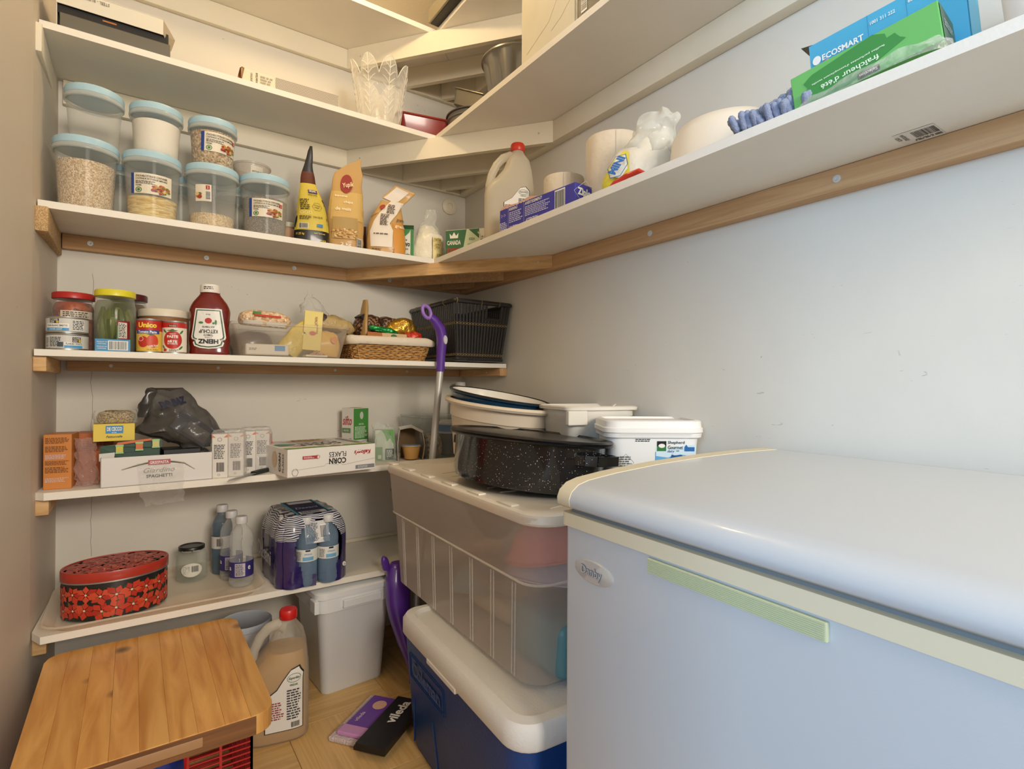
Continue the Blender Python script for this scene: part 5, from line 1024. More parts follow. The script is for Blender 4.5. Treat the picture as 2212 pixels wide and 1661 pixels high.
# black bamboo basket: every slat its own
t = thing('bamboo_basket', 'large black bamboo slat basket in the corner of ketchup shelf', 'basket', (1.246, -.190, Z3), 0)
bb = mat((34, 32, 32), .4, bump=.2, bs=120, coat=.3); gold = mat((170, 140, 90), .5)
def bpos(k, side, h): # k along side -1..1
    hw, hd = .098+.022*h, .158+.028*h
    if side == 0: return Vector((k*hw, -hd, .012+h*.208))
    if side == 1: return Vector((hw, k*hd, .012+h*.208))
    if side == 2: return Vector((-k*hw, hd, .012+h*.208))
    return Vector((-hw, -k*hd, .012+h*.208))
sl = None
for side, n in ((0, 17), (3, 25), (1, 25), (2, 17)):
    for i in range(n):
        k = -1+2*(i+.5)/n; a, b = bpos(k, side, 0), bpos(k, side, 1)
        if side == 0 and .12 < k < .68: b = bpos(k, side, .70)
        wv = Vector((1, 0, 0)) if side in (0, 2) else Vector((0, 1, 0)); w2 = .0045 if side in (0, 2) else .0050
        nrm = (b-a).cross(wv).normalized()*.0014
        g = G().add([a-wv*w2-nrm, a+wv*w2-nrm, a+wv*w2+nrm, a-wv*w2+nrm, b-wv*w2-nrm, b+wv*w2-nrm, b+wv*w2+nrm, b-wv*w2+nrm], [(0, 1, 2, 3), (4, 7, 6, 5), (0, 4, 5, 1), (1, 5, 6, 2), (2, 6, 7, 3), (3, 7, 4, 0)])
        g.obj('slat', bb, t)
def ringpts(h, s=0, z=None):
    hw, hd = .098+.022*h+s, .158+.028*h+s; zz = .012+h*.208 if z is None else z
    return [(x, y, zz) for x, y in rr(-hw, hw, -hd, hd, .012, 3)]
for nm, h, s, r in (('top_rim', 1, .002, .0085), ('bottom_rim', 0, .002, .0085)):
    P_ = ringpts(h, s); P_.append(P_[0]); G().tube(P_, r, 8, cap=False).obj(nm, bb, t, True)
a, b = bpos(.10, 0, .72), bpos(.70, 0, .72); G().tube([a, b], .005, 8).obj('handle_bar', bb, t, True)
gs = G()
for h in (.62, .08):
    for side, n in ((0, 17), (3, 25)):
        for i in range(n):
            k0, k1 = -1+2*i/n, -1+2*(i+1)/n
            for da, db in ((-.02, .02), (.02, -.02)):
                q = Vector((0, -.0022, 0)) if side == 0 else Vector((-.0022, 0, 0)); gs.tube([bpos(k0, side, h+da)+q, bpos(k1, side, h+db)+q], .0006, 4)
gs.obj('cross_stitching', gold, t)['kind'] = 'stuff'
gb_ = G()
for k, side in ((-.95, 0), (-.1, 0), (.55, 0), (-.7, 3), (.0, 3), (.6, 3)):
    c = bpos(k, side, 1); q = Vector((0, 1, 0)) if side == 0 else Vector((1, 0, 0)); u = Vector((0, 0, 1)); P_ = [c+q*.0098*cos(x)+u*.0098*sin(x) for x in [2*pi*i/10 for i in range(11)]]; gb_.tube(P_, .0011, 4)
gb_.obj('rim_binding', gold, next(c for c in t.children if c.name.startswith('top_rim')))['kind'] = 'stuff'; G().prism([(x, y) for x, y, z in ringpts(0, -.004)], .006, .010).obj('basket_base', bb, t)
# ================================================================ corn flakes shelf
Z4 = .6922
t = thing('tea_box', 'tall orange box of printed text next to the left wall', 'box', (.030, -.225, Z4), -6)
G().rbox(-.030, .028, -.03, .06, 0, .142, .0015).obj('box_body', mat((208, 132, 62), .45), t); p = Print(t, Pl((0, -.0304, 0)))
for z0, z1, c in ((.118, .134, (120, 70, 24)), (.096, .112, (120, 70, 24)), (.078, .090, (214, 190, 190)), (.062, .074, (120, 70, 24)), (.042, .058, (120, 70, 24)), (.018, .030, (214, 190, 180))): p.lines(c, -.026, z0, .024, z1, 4)
p.done()
t = thing('cracker_box', 'orange box behind pink film beside the tall orange box', 'box', (.100, -.110, Z4), -4)
G().rbox(-.045, .045, -.05, .05, 0, .135, .0015).obj('box_body', mat((196, 110, 60), .5), t); p = Print(t, Pl((0, -.0504, 0))); p.lines((110, 60, 30), -.035, .085, .035, .12, 7); p.done()
t = thing('film_bag', 'crumpled pinkish clear plastic bag between orange box and pasta tray', 'bag', (.086, -.235, Z4), 0)
fb_m = clear((214, 176, 164), .26, .08, .6, bump=.6, bs=50)
for q_ in (0, 1):
    o = G().sheet(18, 30, lambda u, v: Vector((-.026+u*.052*(1-.25*v), -.012*sin(u*pi)*(1-.5*v)*(1 if q_ else -1.6), .002+v*.125))).obj('bag_film', fb_m, t, 60); noisy(o, .009, 60, q_*5)
# spaghetti tray box (open) with boxes inside
t = thing('spaghetti_box', 'long white open carton of spaghetti, wrapped in clear film', 'box', (.244, -.225, Z4), 2)
wc = mat((222, 218, 214), .45); g = G(); hx, hy, hz = .130, .075, .078
g.rbox(-hx, hx, -hy, -hy+.004, 0, hz, .001); g.rbox(-hx, hx, hy-.004, hy, 0, hz, .001); g.rbox(-hx, -hx+.003, -hy, hy, 0, hz, .001); g.rbox(hx-.003, hx, -hy, hy, 0, hz, .001); g.rbox(-hx, hx, -hy, hy, 0, .003, .001); g.obj('carton_body', wc, t)
p = Print(t, Pl((0, -hy-.0004, 0)))
arc = [(-.085+.17*i/20, .044+.018*sin(pi*i/20)-.004*(i > 17)*(i-17)) for i in range(21)]
p.poly('swoosh', (70, 74, 74), arc+[(x, y-.0035*sin(pi*i/20)-.0008) for i, (x, y) in reversed(list(enumerate(arc)))], 0)
p.poly('swoosh_gold', (196, 180, 140), [(x, y+.002) for x, y in arc]+[(x, y) for x, y in reversed(arc)], 0)
p.rect('red_plate', (176, 84, 92), -.026, .052, .026, .066, 1); p.text('GRISSPASTA', (236, 222, 216), 0, .059, .044, .008, 3, bold=.03); p.text('Giardino', (150, 146, 140), 0, .038, .072, .013, 3, shear=.35, bold=0); p.text('SPAGHETTI', (60, 58, 58), 0, .022, .060, .009, 3); p.done()
fm = clear((230, 228, 224), .12, .06, .55, bump=.6, bs=50)
o = G().sheet(26, 26, lambda u, v: Vector((-.045+u*.105+.02*(v-.5)*(1-u), -hy-.004-.010*sin(v*pi)-.006*v, .058-v*.115))).obj('hanging_film', fm, t, 60); noisy(o, .009, 45, 3)
# green boxes in the tray
t = thing('pasta_sauce_box', 'dark green box with three jar pictures lying in the white carton', 'box', (.182, -.228, Z4+.006), rot=(radians(-4), 0, radians(1)))
dg = mat((18, 62, 44), .5); G().rbox(-.062, .066, -.050, .062, 0, .098, .001).obj('box_body', dg, t)
G().add([(-.068, -.052, .062), (-.068, -.054, .098), (.070, -.050, .110), (.072, -.050, .088), (.030, -.053, .088), (.028, -.053, .080), (-.018, -.053, .078), (-.024, -.053, .064)], [(0, 1, 2, 3, 4, 5, 6, 7)]).obj('torn_flap', mat((20, 66, 46), .5), t)
G().add([(-.070, -.056, .058), (-.070, -.056, .078), (-.036, -.057, .080), (-.038, -.057, .060)], [(0, 1, 2, 3)]).obj('white_flap', mat((214, 212, 204), .6), t)
p = Print(t, Pl((0, -.0560, 0), (1, 0, 0), (0, -.04, 1)))
p.poly('orange_ribbon', (206, 100, 50), [(-.034, .099), (-.030, .106), (.046, .114), (.046, .108)], 1)
for i, x in enumerate((-.026, .018, .056)): z = .085+i*.0055; p.rect('jar_picture', [(206, 190, 70), (206, 110, 50), (200, 190, 120)][i], x-.008, z-.006, x+.008, z+.012, 1); p.rect('jar_lid_picture', (150, 196, 130), x-.009, z+.010, x+.009, z+.015, 2); p.rect('jar_lid_picture', (150, 196, 130), x-.009, z-.009, x+.009, z-.005, 2)
p.done()
t = thing('pasta_box', 'second dark green box standing behind the first in the white carton', 'box', (.300, -.225, Z4+.006), 3); G().rbox(-.045, .045, -.05, .05, 0, .082, .001).obj('box_body', mat((40, 40, 44), .5), t)
t = thing('fettuccine_box', 'small yellow pasta box with blue plate on top of green box', 'box', (.144, -.215, Z4+.118), 1)
G().rbox(-.046, .046, -.038, .05, 0, .047, .001).obj('box_body', mat((232, 204, 76), .45), t); p = Print(t, Pl((0, -.0384, 0))); p.rect('blue_plate', (58, 140, 196), -.019, .021, .020, .042, 1); p.ring('plate_frame', (200, 200, 160), .0005, .0315, .028, .0155, .0012, 2, 4) if False else None
p.text('DE CECCO', WHT, .0005, .033, .033, .011, 3, bold=.04); p.lines((220, 230, 236), -.006, .022, .008, .025, 1); p.text('Fettuccelle', (60, 50, 30), .0, .0125, .036, .006, 3, shear=.35); p.done()
t, L = softbag('seed_bag', 'small clear bag of mixed seeds on top of the yellow pasta box', 'bag', (.148, -.205, Z4+.166), (0, 0, 0), (.044, .035, .034), grains([(176, 142, 84), (212, 184, 120), (130, 92, 50), (228, 206, 150)], 330, .35, 1), 3, .003)
G().loft(Loft([(.0, 0, 0, .050, .036, 3), (.018, 0, 0, .054, .038, 2.4), (.032, 0, 0, .048, .034, 3)], 4, True), 50, False, False, crump=.004, cs=60).obj('bag_film', clear((230, 226, 214), .15, .08, .6, bump=.5, bs=60), t, 60)
G().sheet(8, 2, lambda u, v: Vector((-.025+u*.05, -.030+v*.01, .0345+.004*sin(u*pi)))).obj('yellow_header', mat((228, 206, 80), .5), t)
# grey carrier bag with a boxed thing inside
t = thing('carrier_bag', 'dark grey translucent plastic bag slumped over a blue box', 'bag', (.300, -.215, Z4+.090), 0)
gm_ = clear((84, 80, 76), .62, .22, .3, bump=.7, bs=26)
secs = [(0, .045, 0, .045, .045, 2.4), (.015, .050, 0, .065, .055, 2.4), (.045, .002, 0, .106, .060, 2.2), (.055, -.004, 0, .104, .060, 2), (.085, -.002, 0, .086, .055, 2), (.12, -.018, 0, .066, .045, 2.2), (.15, -.030, 0, .054, .030, 2.6), (.168, -.036, 0, .046, .014, 3)]
G().loft(Loft(secs, 5, True), 90, crump=.011, cs=34, seed=31).obj('bag_film', gm_, t, 60)
G().loft(Loft([(.09, -.088, 0, .016, .03, 2), (.125, -.082, 0, .017, .024, 2), (.160, -.072, 0, .013, .014, 2), (.170, -.070, 0, .010, .008, 2)], 4, True), 40, crump=.008, cs=50).obj('knotted_ear', mat((58, 58, 58), .35, coat=.3), t, 60)
p = Print(t, Loft(secs, 5, True), .010); p.text('DO BAZ', (28, 34, 62), .002, .132, .075, .020, 1, rot=14, bold=.06, shear=.3); p.done()
T = Matrix.Translation((.030, -.030, .052)) @ Matrix.Rotation(radians(38), 4, 'Y') @ Matrix.Rotation(radians(-8), 4, 'X')
G().rbox(-.055, .055, -.012, .015, -.030, .030, .002, T=T).obj('box_seen_through_film', mat((92, 104, 130), .5), t); G().box(-.02, .045, -.0135, -.0125, -.020, .015, T=T).obj('pale_panel', mat((170, 164, 156), .5), t)
# drink cartons in film
for i, (x, y, lb_) in enumerate(((.402, -.262, 'leftmost white drink carton beside the pasta carton'), (.446, -.255, 'second white drink carton from the left'), (.487, -.205, 'third white drink carton, behind the knife'), (.529, -.195, 'rightmost white drink carton, next to red edge'))):
    t = thing('juice_carton', lb_, 'carton', (x, y, Z4), -14, 'wrapped white drink cartons'); G().rbox(-.0205, .0205, -.028, .028, 0, .128, .0015).obj('carton_body', mat((226, 220, 212), .4), t)
    p = Print(t, Pl((0, -.0284, 0))); p.ring('round_mark', (80, 80, 80), 0, .112, .0055, .0055, .0008, 1); p.poly('orange_triangle', (214, 130, 90), [(.010, .118), (.0205, .118), (.0205, .127)], 1); p.poly('orange_triangle', (214, 130, 90), [(-.0205, .127), (-.0205, .118), (-.010, .118)], 1); p.lines((90, 88, 86), -.015, .055, .014, .098, 9); p.bar(-.008, .018, .012, .045, 1, bg=None); p.ring('round_mark', (90, 90, 90), -.002, .009, .003, .003, .0006, 1); p.done()
for lb_, x, y in (('clear shrink film around the two left drink cartons', .424, -.258), ('crumpled shrink film around the two right drink cartons', .508, -.200)):
    t = tag(G().loft(Loft([(.001, 0, 0, .046, .033, 7), (.06, 0, 0, .045, .032, 7), (.12, 0, 0, .046, .033, 7), (.138, 0, 0, .040, .028, 5)], 5), 80, False, True, crump=.004, cs=60).obj('shrink_film', clear((240, 236, 232), .22, .08, .6, bump=.7, bs=45), None, 60, (x, y, Z4), (0, 0, radians(-14))), lb_, 'film')
t = thing('red_packet', 'thin red packet edge behind rightmost drink carton', 'packet', (.556, -.165, Z4), -10); G().rbox(-.006, .006, -.03, .03, 0, .112, .001).obj('packet_body', mat((190, 50, 36), .45), t)
t = thing('kitchen_knife', 'kitchen knife with black handle lying in front of drink cartons', 'knife', (.485, -.292, Z4+.006), 46)
G().loft(Loft([(0, 0, 0, .009, .006, 3), (.03, 0, 0, .010, .007, 3), (.07, 0, 0, .009, .0065, 3), (.10, .001, 0, .010, .007, 3), (.108, .001, 0, .006, .004, 2)], 3, True), 24, T=Matrix.Rotation(radians(90), 4, 'Y') @ Matrix.Rotation(radians(90), 4, 'Z')).obj('knife_handle', mat((34, 36, 38), .45), t, 60)
G().add([(0, -.009, -.001), (0, .009, -.001), (-.10, .006, -.003), (-.125, -.006, -.004), (0, -.009, .0005), (0, .009, .0005), (-.10, .006, -.002), (-.125, -.006, -.0035)], [(0, 1, 2, 3), (4, 7, 6, 5), (0, 4, 5, 1), (1, 5, 6, 2), (2, 6, 7, 3), (3, 7, 4, 0)]).obj('knife_blade', steel, t)
# corn flakes
t = thing('cereal_box', 'big white corn flakes box lying flat at the shelf edge', 'box', (.680, -.250, Z4), 8)
bx, by, bz = .142, .135, .083; G().rbox(-bx, bx, -by, by, 0, bz, .0015).obj('box_body', mat((236, 232, 226), .45), t)
p = Print(t, Pl((0, -by-.0004, 0))); p.text('CORN', (40, 38, 38), .012, .038, .056, .018, 2, 180, .03); p.text('FLAKES', (40, 38, 38), .012, .058, .056, .016, 2, 180, .0); p.text("Kellogg's", (176, 40, 48), .096, .060, .058, .018, 2, 180, .03, .3)
p.rect('red_button', (176, 60, 64), -.098, .050, -.052, .060, 1); p.text('?', WHT, -.052, .055, .004, .006, 3, 180); p.ring('button_ring', (176, 60, 64), -.052, .055, .007, .006, .001, 2); p.lines((236, 220, 220), -.094, .052, -.062, .058, 2)
p.poly('flap_line', (150, 146, 140), [(-.132, .020), (-.030, .026), (-.024, .032), (-.018, .032), (.012, .026), (.020, .030), (.030, .024), (.142, .036), (.142, .0352), (.030, .0232), (.020, .0292), (.012, .0252), (-.018, .0312), (-.024, .0312), (-.030, .0252), (-.132, .0192)], 1)
p.rect('grey_panel', (130, 132, 136), .072, .006, .138, .018, 1); p.lines((200, 200, 204), .08, .008, .12, .016, 2); p.ring('small_mark', (60, 60, 60), -.120, .014, .010, .012, .001, 2, 6); p.done()
p = Print(t, Pl((-bx-.0004, 0, 0), (0, -1, 0))); p.text('CORN', (40, 38, 38), .075, .040, .056, .016, 2, 90, .03); p.text('FLAKES', (40, 38, 38), .102, .040, .056, .010, 2, 90); p.ell('flakes_picture', (214, 190, 160), .030, .045, .02, .025, 1); p.done()
p = Print(t, Pl((0, 0, bz+.0004), (1, 0, 0), (0, 1, 0)))
p.rect('green_band', (110, 160, 70), -bx, -by, bx, -by+.036, 0); p.text('WORLDWIDE FAMILY', (232, 224, 120), -.085, -by+.019, .085, .018, 2, 180, .03); p.text('RECIPE INSIDE', (232, 224, 120), .095, -by+.020, .075, .018, 2, 180, .03); p.ell('plate_picture', (236, 230, 210), .01, -by+.02, .032, .013, 2); p.ell('flakes_picture', (190, 120, 80), .012, -by+.02, .018, .008, 3)
p.text("Kellogg's", (176, 40, 48), .0, -.078, .06, .016, 2, 180, .02, .3); p.text('CORN', (40, 38, 38), .0, -.046, .13, .036, 2, 180, .03); p.text('FLAKES', (40, 38, 38), .0, -.004, .13, .030, 2, 180)
p.ell('bowl_picture', (226, 222, 214), .0, .075, .085, .048, 1, 40); p.ell('flakes_picture', (206, 160, 92), .0, .078, .066, .036, 2, 40, .06, 11)
for i in range(40): rnd = random.Random(i+50); a, r = rnd.uniform(0, 6.28), rnd.random()**.5; p.ell('flake', rnd.choice([(226, 180, 104), (190, 130, 70), (150, 70, 50), (236, 200, 130)]), cos(a)*r*.058, .078+sin(a)*r*.030, .008, .006, 3+i % 3, 7)
p.ell('green_shape', (52, 128, 90), -.105, -.01, .030, .032, 1, 30, .14, 3); p.poly('red_shape', (170, 50, 44), [(-.112, -.062), (-.055, -.070), (-.060, -.060), (-.080, -.052)], 2); p.lines((150, 146, 140), .10, -.085, .125, .12, 2, vert=True); p.done()
# salt box
t = thing('salt_box', 'upright green and white salt box against the back wall', 'box', (.866, -.068, Z4), 35-28)
G().rbox(-.030, .045, -.030, .030, 0, .188, .0015).obj('box_body', mat((232, 228, 218), .45), t)
t.rotation_euler = (0, 0, radians(26)); p = Print(t, Pl((0, -.0304, 0))); p.rect('green_side', (76, 146, 66), -.030, .0, .045, .186); p.ell('salt_pourer', (206, 206, 196), .010, .160, .009, .014, 1, 20); p.text('GROS SEL', WHT, .008, .128, .026, .006); p.lines((220, 236, 206), -.024, .076, .040, .120, 9); p.rect('facts_panel', (230, 230, 224), -.026, .0, .040, .070, 1); p.lines((70, 70, 70), -.024, .02, .036, .066, 9); p.done()
p = Print(t, Pl((-.0304, 0, 0), (0, -1, 0))); p.text('sifto', (196, 60, 60), .0, .142, .046, .034, 2, 0, .01, .2); p.rect('green_panel', (110, 150, 100), -.026, .096, .016, .114, 1); p.text('GROS SEL', WHT, -.006, .105, .026, .006); p.ell('salt_picture', (190, 170, 120), .015, .065, .012, .012, 1); p.done()
p = Print(t, Pl((0, 0, .1884), (1, 0, 0), (0, 1, 0))); p.rect('tan_patch', (196, 160, 110), -.01, -.02, .03, .015); p.done()
# green tea bag in film
t = thing('tea_packet', 'green leaf-printed packet in crinkled clear film by the salt box', 'packet', (.938, -.190, Z4), -20)
G().rbox(-.034, .034, -.020, .020, 0, .112, .004).obj('packet_body', mat((198, 206, 188), .45), t); p = Print(t, Pl((0, -.0204, 0))); p.poly('green_leaf', (92, 158, 70), [(-.01, .112), (.033, .112), (.033, .060), (.020, .082), (.010, .070), (.002, .095)]); p.rect('dark_panel', (36, 46, 44), .004, .004, .034, .044, 1); p.lines((220, 224, 216), .008, .014, .030, .040, 6); p.ring('recycling_mark', WHT, .012, .010, .004, .004, .001, 3, 3); p.rect('green_side', (120, 156, 110), -.034, .0, -.006, .05, 0); p.rect('small_tag', (220, 224, 210), -.022, .008, -.010, .022, 2); p.ring('round_mark', (40, 90, 40), .016, .098, .005, .005, .001, 2); p.done()
G().loft(Loft([(.0, 0, 0, .046, .028, 3), (.03, 0, 0, .044, .030, 2.6), (.09, 0, 0, .040, .027, 2.4), (.125, -.006, 0, .034, .016, 2), (.135, -.012, 0, .028, .010, 2)], 5, True), 64, False, False, crump=.009, cs=45, seed=5).obj('clear_film', clear((224, 230, 220), .2, .07, .6, bump=.7, bs=50), t, 60)
# cup carton
t = thing('pudding_carton', 'torn cardboard sleeve holding a small tan cup', 'carton', (1.035, -.205, Z4), -22)
ko = mat((170, 136, 96), .8); out = mat((206, 206, 196), .5)
R_ = [(-.044, .0), (-.046, .06), (-.040, .112), (.0, .120), (.040, .100), (.048, .055), (.040, .0)]
g = G(); go = G()
for (x0, z0), (x1, z1) in zip(R_, R_[1:]):
    n = Vector((-(z1-z0), 0, x1-x0)).normalized()*.0012
    for gg, s0, s1 in ((g, 0, 1), (go, 1, 2)):
        a, b = Vector((x0, 0, z0)), Vector((x1, 0, z1)); q = [a+n*s0, b+n*s0, b+n*s1, a+n*s1]
        gg.add([(v.x, -.055, v.z) for v in q]+[(v.x, .055, v.z) for v in q], [(0, 1, 2, 3), (4, 7, 6, 5), (0, 4, 5, 1), (1, 5, 6, 2), (2, 6, 7, 3), (3, 7, 4, 0)])
g.obj('carton_inside', ko, t); go.obj('carton_outside', out, t)
g = G(); g.box(-.036, .036, .040, .042, .0, .11); g.obj('carton_back', mat((120, 96, 66), .9), t)
p = Print(t, Pl((0, -.0125-.045, 0), (1, 0, 0), (0, -.2, 1)));
p2 = Print(t, Pl((-.0474, 0, 0), (0, -1, 0))); p2.lines((60, 100, 80), -.045, .02, .05, .055, 4); p2.text('Muffin', (70, 60, 90), .0, .075, .06, .014); p2.done()
G().add([(-.040, -.055, .112), (.0, -.055, .121), (.040, -.055, .101), (.044, -.066, .108), (.0, -.068, .132), (-.045, -.066, .125)], [(0, 1, 4, 5), (1, 2, 3, 4)]).obj('torn_flap', out, t)
t = thing('dessert_cup', 'small tan plastic cup with pale foil lid in cardboard sleeve', 'cup', (1.028, -.228, Z4+.003), 0)
G().lathe([(.022, 0), (.025, .002), (.033, .044), (.036, .046), (.036, .048), (.033, .049)], 32).obj('cup_body', mat((196, 150, 84), .4), t, True); G().lathe([(.034, .049), (.034, .051), (.0005, .0515)], 32, cap0=False, cap1=False).obj('foil_lid', mat((190, 200, 216), .35, .3), t, True)
# clear box with blue lidded jar behind the pole
t = thing('clear_bin', 'clear plastic box behind the mop pole', 'bin', (1.165, -.150, Z4), 0)
rings = [(sq(.088, .10, .02), 0), (sq(.090, .102, .024), .006), (sq(.104, .116, .03), .150), (sq(.108, .12, .032), .152), (sq(.108, .12, .032), .158)]
shell(G(), rings).obj('bin_body', clear((200, 206, 202), .22, .12, .5), t, 40)
t = thing('blue_lidded_jar', 'jar with white and blue lid inside clear plastic box', 'jar', (1.205, -.195, Z4+.004), 0)
G().lathe([(.036, 0), (.040, .004), (.042, .085), (.042, .092)], 36).obj('jar_body', mat((60, 62, 70), .3, coat=.4), t, True); G().lathe([(.043, .092), (.045, .094), (.045, .116), (.043, .118)], 36).obj('blue_band', mat((30, 110, 180), .4), t, True); G().lathe([(.043, .118), (.044, .124), (.036, .134), (.0005, .136)], 36, cap1=False).obj('white_cap', mat((220, 220, 216), .4), t, True); G().lathe([(.043, .084), (.0445, .086), (.0445, .090), (.043, .092)], 36).obj('pale_ring', mat((190, 200, 214), .4), t, True)
softbag('tan_food_bag', 'clear bag of tan food beside the blue lidded jar', 'bag', (1.125, -.185, Z4+.004), (0, 0, 0), (.040, .055, .085), grains([(170, 140, 110), (130, 104, 84), (200, 176, 146)], 120, .4, .6), 2.4, .005)
t = thing('water_bottle', 'pale bottle with white cap in the corner behind the tubs', 'bottle', (1.325, -.065, Z4), 0)
G().lathe([(.036, 0), (.038, .004), (.038, .200), (.034, .225), (.018, .252), (.017, .262)], 36).obj('bottle_body', clear((206, 196, 180), .5, .2, .4), t, True); G().lathe([(.0205, .262), (.021, .264), (.021, .286), (.019, .288)], 36).obj('bottle_cap', mat(WHT, .4), t, 50); G().tube([(.028, -.01, .225), (.046, -.012, .222), (.050, -.012, .20), (.040, -.01, .17)], .007, 8).obj('handle', clear((206, 196, 180), .6, .2, .4), t, True)
p = Print(t, Cy(.0384, -110)); p.rect('label', (196, 206, 196), -.04, .10, .04, .16); p.done()

# ================================================================ lowest shelf
Z5 = .3582
def speck_poinsettia():
    m, t_, b = nt('poinsettia_print'); b.inputs['Roughness'].default_value = .3; b.inputs['Coat Weight'].default_value = .3
    b.inputs['Base Color'].default_value = lin((28, 30, 28)); return m
tt = thing('biscuit_tin', 'oval red tin printed with poinsettia flowers', 'tin', (.152, -.262, Z5+.004), 5)
ra, rb_ = .117, .088; TH = .122
G().lathe([(.97, 0), (1, .003), (1, .098)], 72, ra, rb_).obj('tin_body', mat((26, 30, 28), .35, coat=.3), tt, 40)
G().lathe([(1.0, .0935), (1.022, .0945), (1.022, .0975), (1.0, .0985)], 72, ra, rb_, cap0=False, cap1=False).obj('silver_bead', steel, tt, True)
G().lathe([(1.012, .098), (1.022, .1), (1.022, TH-.003), (1.012, TH), (.985, TH), (.975, TH-.002), (.0005, TH-.002)], 72, ra, rb_, cap0=False, cap1=False).obj('tin_lid', mat((176, 54, 38), .3, coat=.3), tt, 40)
class Ell:
    def __init__(s, ra, rb): s.ra, s.rb = ra, rb; 
    def P(s, a, b, e):
        t = -pi/2+a/((s.ra+s.rb)/2); return Vector(((s.ra+e)*cos(t), (s.rb+e)*sin(t), b))
def flower(p, a, b, r, seed, lay, squash=1):
    rnd = random.Random(seed); n = 6; ph = rnd.uniform(0, 1)
    for i in range(n):
        q = ph+2*pi*i/n; rr_ = r*rnd.uniform(.85, 1.1); c = rnd.choice([(196, 62, 42), (180, 48, 34), (208, 80, 52)])
        P_ = [(a+cos(q)*r*.08, b+sin(q)*r*.08), (a+cos(q-.50)*rr_*.66, b+sin(q-.50)*rr_*.66), (a+cos(q)*rr_, b+sin(q)*rr_), (a+cos(q+.50)*rr_*.66, b+sin(q+.50)*rr_*.66)]
        p.poly('petal_print', c, P_, lay+i % 3)
    p.ell('flower_center', (226, 206, 180), a, b, r*.11, r*.11, lay+4, 8)
p = Print(tt, Ell(ra+.0003, rb_+.0003), .00012); rnd = random.Random(21)
def leafs(p, n, x0, x1, y0, y1, inside=None):
    for i in range(n):
        a, b = rnd.uniform(x0, x1), rnd.uniform(y0, y1)
        if inside and not inside(a, b): continue
        p.ell('leaf_print', rnd.choice([(44, 92, 54), (60, 112, 66), (34, 70, 44)]), a, b, rnd.uniform(.006, .011), .0035, 0, 10, .25, 5, rnd.uniform(0, 3))
leafs(p, 110, -.32, .32, .008, .086)
k = 0
for i in range(21):
    for j in range(2):
        flower(p, -.31+i*.0305+rnd.uniform(-.004, .004), .024+j*.042+rnd.uniform(-.005, .005), .0245, k, 1+3*(k % 2)); k += 1
p.done(.3)
p = Print(tt, Pl((0, 0, TH-.0017), (1, 0, 0), (0, 1, 0)), .00012); ins = lambda a, b: (a/(ra*.93))**2+(b/(rb_*.91))**2 < 1
p.ell('dark_ground', (168, 46, 32), 0, 0, ra*.965, rb_*.955, 0, 60); leafs(p, 150, -ra, ra, -rb_, rb_, ins); [p.ell('dark_leaf_print', (34, 44, 36), rnd.uniform(-.09, .09), rnd.uniform(-.055, .055), .012, .006, 1, 10, .3, 4, rnd.uniform(0, 3)) for _ in range(34)]
for i in range(-4, 5):
    for j in range(-3, 4):
        a, b = i*.0285+(.014 if j % 2 else 0), j*.0255
        if (a/(ra*.84))**2+(b/(rb_*.80))**2 < 1: flower(p, a+rnd.uniform(-.003, .003), b+rnd.uniform(-.003, .003), .0195, k, 1+3*(k % 2)); k += 1
p.done(.3)
t = thing('plastic_tray', 'wide translucent tray under red tin, hanging over shelf edge', 'tray', (.256, -.222, Z5), 0)
rings = [(rr(-.225, .225, -.150, .150, .045), .001), (rr(-.230, .230, -.155, .155, .05), .003), (rr(-.246, .246, -.172, .172, .055), .022), (rr(-.252, .252, -.180, .180, .06), .025), (rr(-.254, .254, -.182, .182, .06), .021)]
shell(G(), rings).obj('tray_body', clear((240, 228, 208), .42, .2, .45, milky=.2), t, 50)
t = jar('empty round glass jar with black lid on the clear tray', (.338, -.130, Z5+.004), .044, .104, clear((206, 210, 190), .12, .3, .2), mat((26, 26, 26), .35), -10, .036, .80)
for ch in list(t.children):
    if ch.name.startswith('jar_glass') or ch.name.startswith('jar_contents'):
        for v in ch.data.vertices: k_ = 1+.14*sin(min(1, v.co.z/.08)*pi)-.06; v.co.x *= k_; v.co.y *= k_
p = Print(t, Cy(.0475, -94)); p.ell('label_edge', (150, 150, 130), .008, .040, .030, .022, 1, 30); p.ell('label', (220, 218, 204), .008, .040, .0285, .0205, 2, 30); p.bar(.008, .034, .026, .052, 3, bg=None); p.lines((110, 110, 100), -.014, .028, .004, .052, 6); p.done()
p = Print(t, Cy(.0365)); p.text('Sundown  Farms', (200, 200, 190), 0, .094, .05, .004); p.done()
# bottles
emp = clear((226, 228, 226), .10, .04, .5); capw = mat((206, 206, 206), .4)
def bottle(name, label, loc, body, lab, h=.205, r=.0325, rz=-14, liq=None, group=None, both=True):
    t = thing(name, label, 'bottle', loc, rz, group)
    k = h/.205; pr = [(.020, .004), (.028, .0), (r*.96, .006), (r, .012), (r, .020), (r*.975, .024), (r, .028), (r, .074), (r*.96, .080), (r*.90, .094), (r*.93, .098), (r*.88, .104), (r*.98, .114), (r*1.0, .132), (r*.97, .146), (r*.82, .160), (r*.56, .172), (r*.44, .178), (.0135, .183), (.0135, .186)]
    G().lathe([(a, z*k) for a, z in pr], 40, cap0=True, cap1=False).obj('bottle_body', body, t, True)
    if liq: G().lathe([(a*.95, z*k) for a, z in pr if z < .150], 32).obj('water', liq, t, True)
    G().lathe([(.0165, .184*k), (.0168, .186*k), (.0168, .202*k), (.015, .205*k)], 28).obj('bottle_cap', capw, t, 50)
    if lab: lab(Print(t, Cy(r+.0004)), k, r).done()
    return t
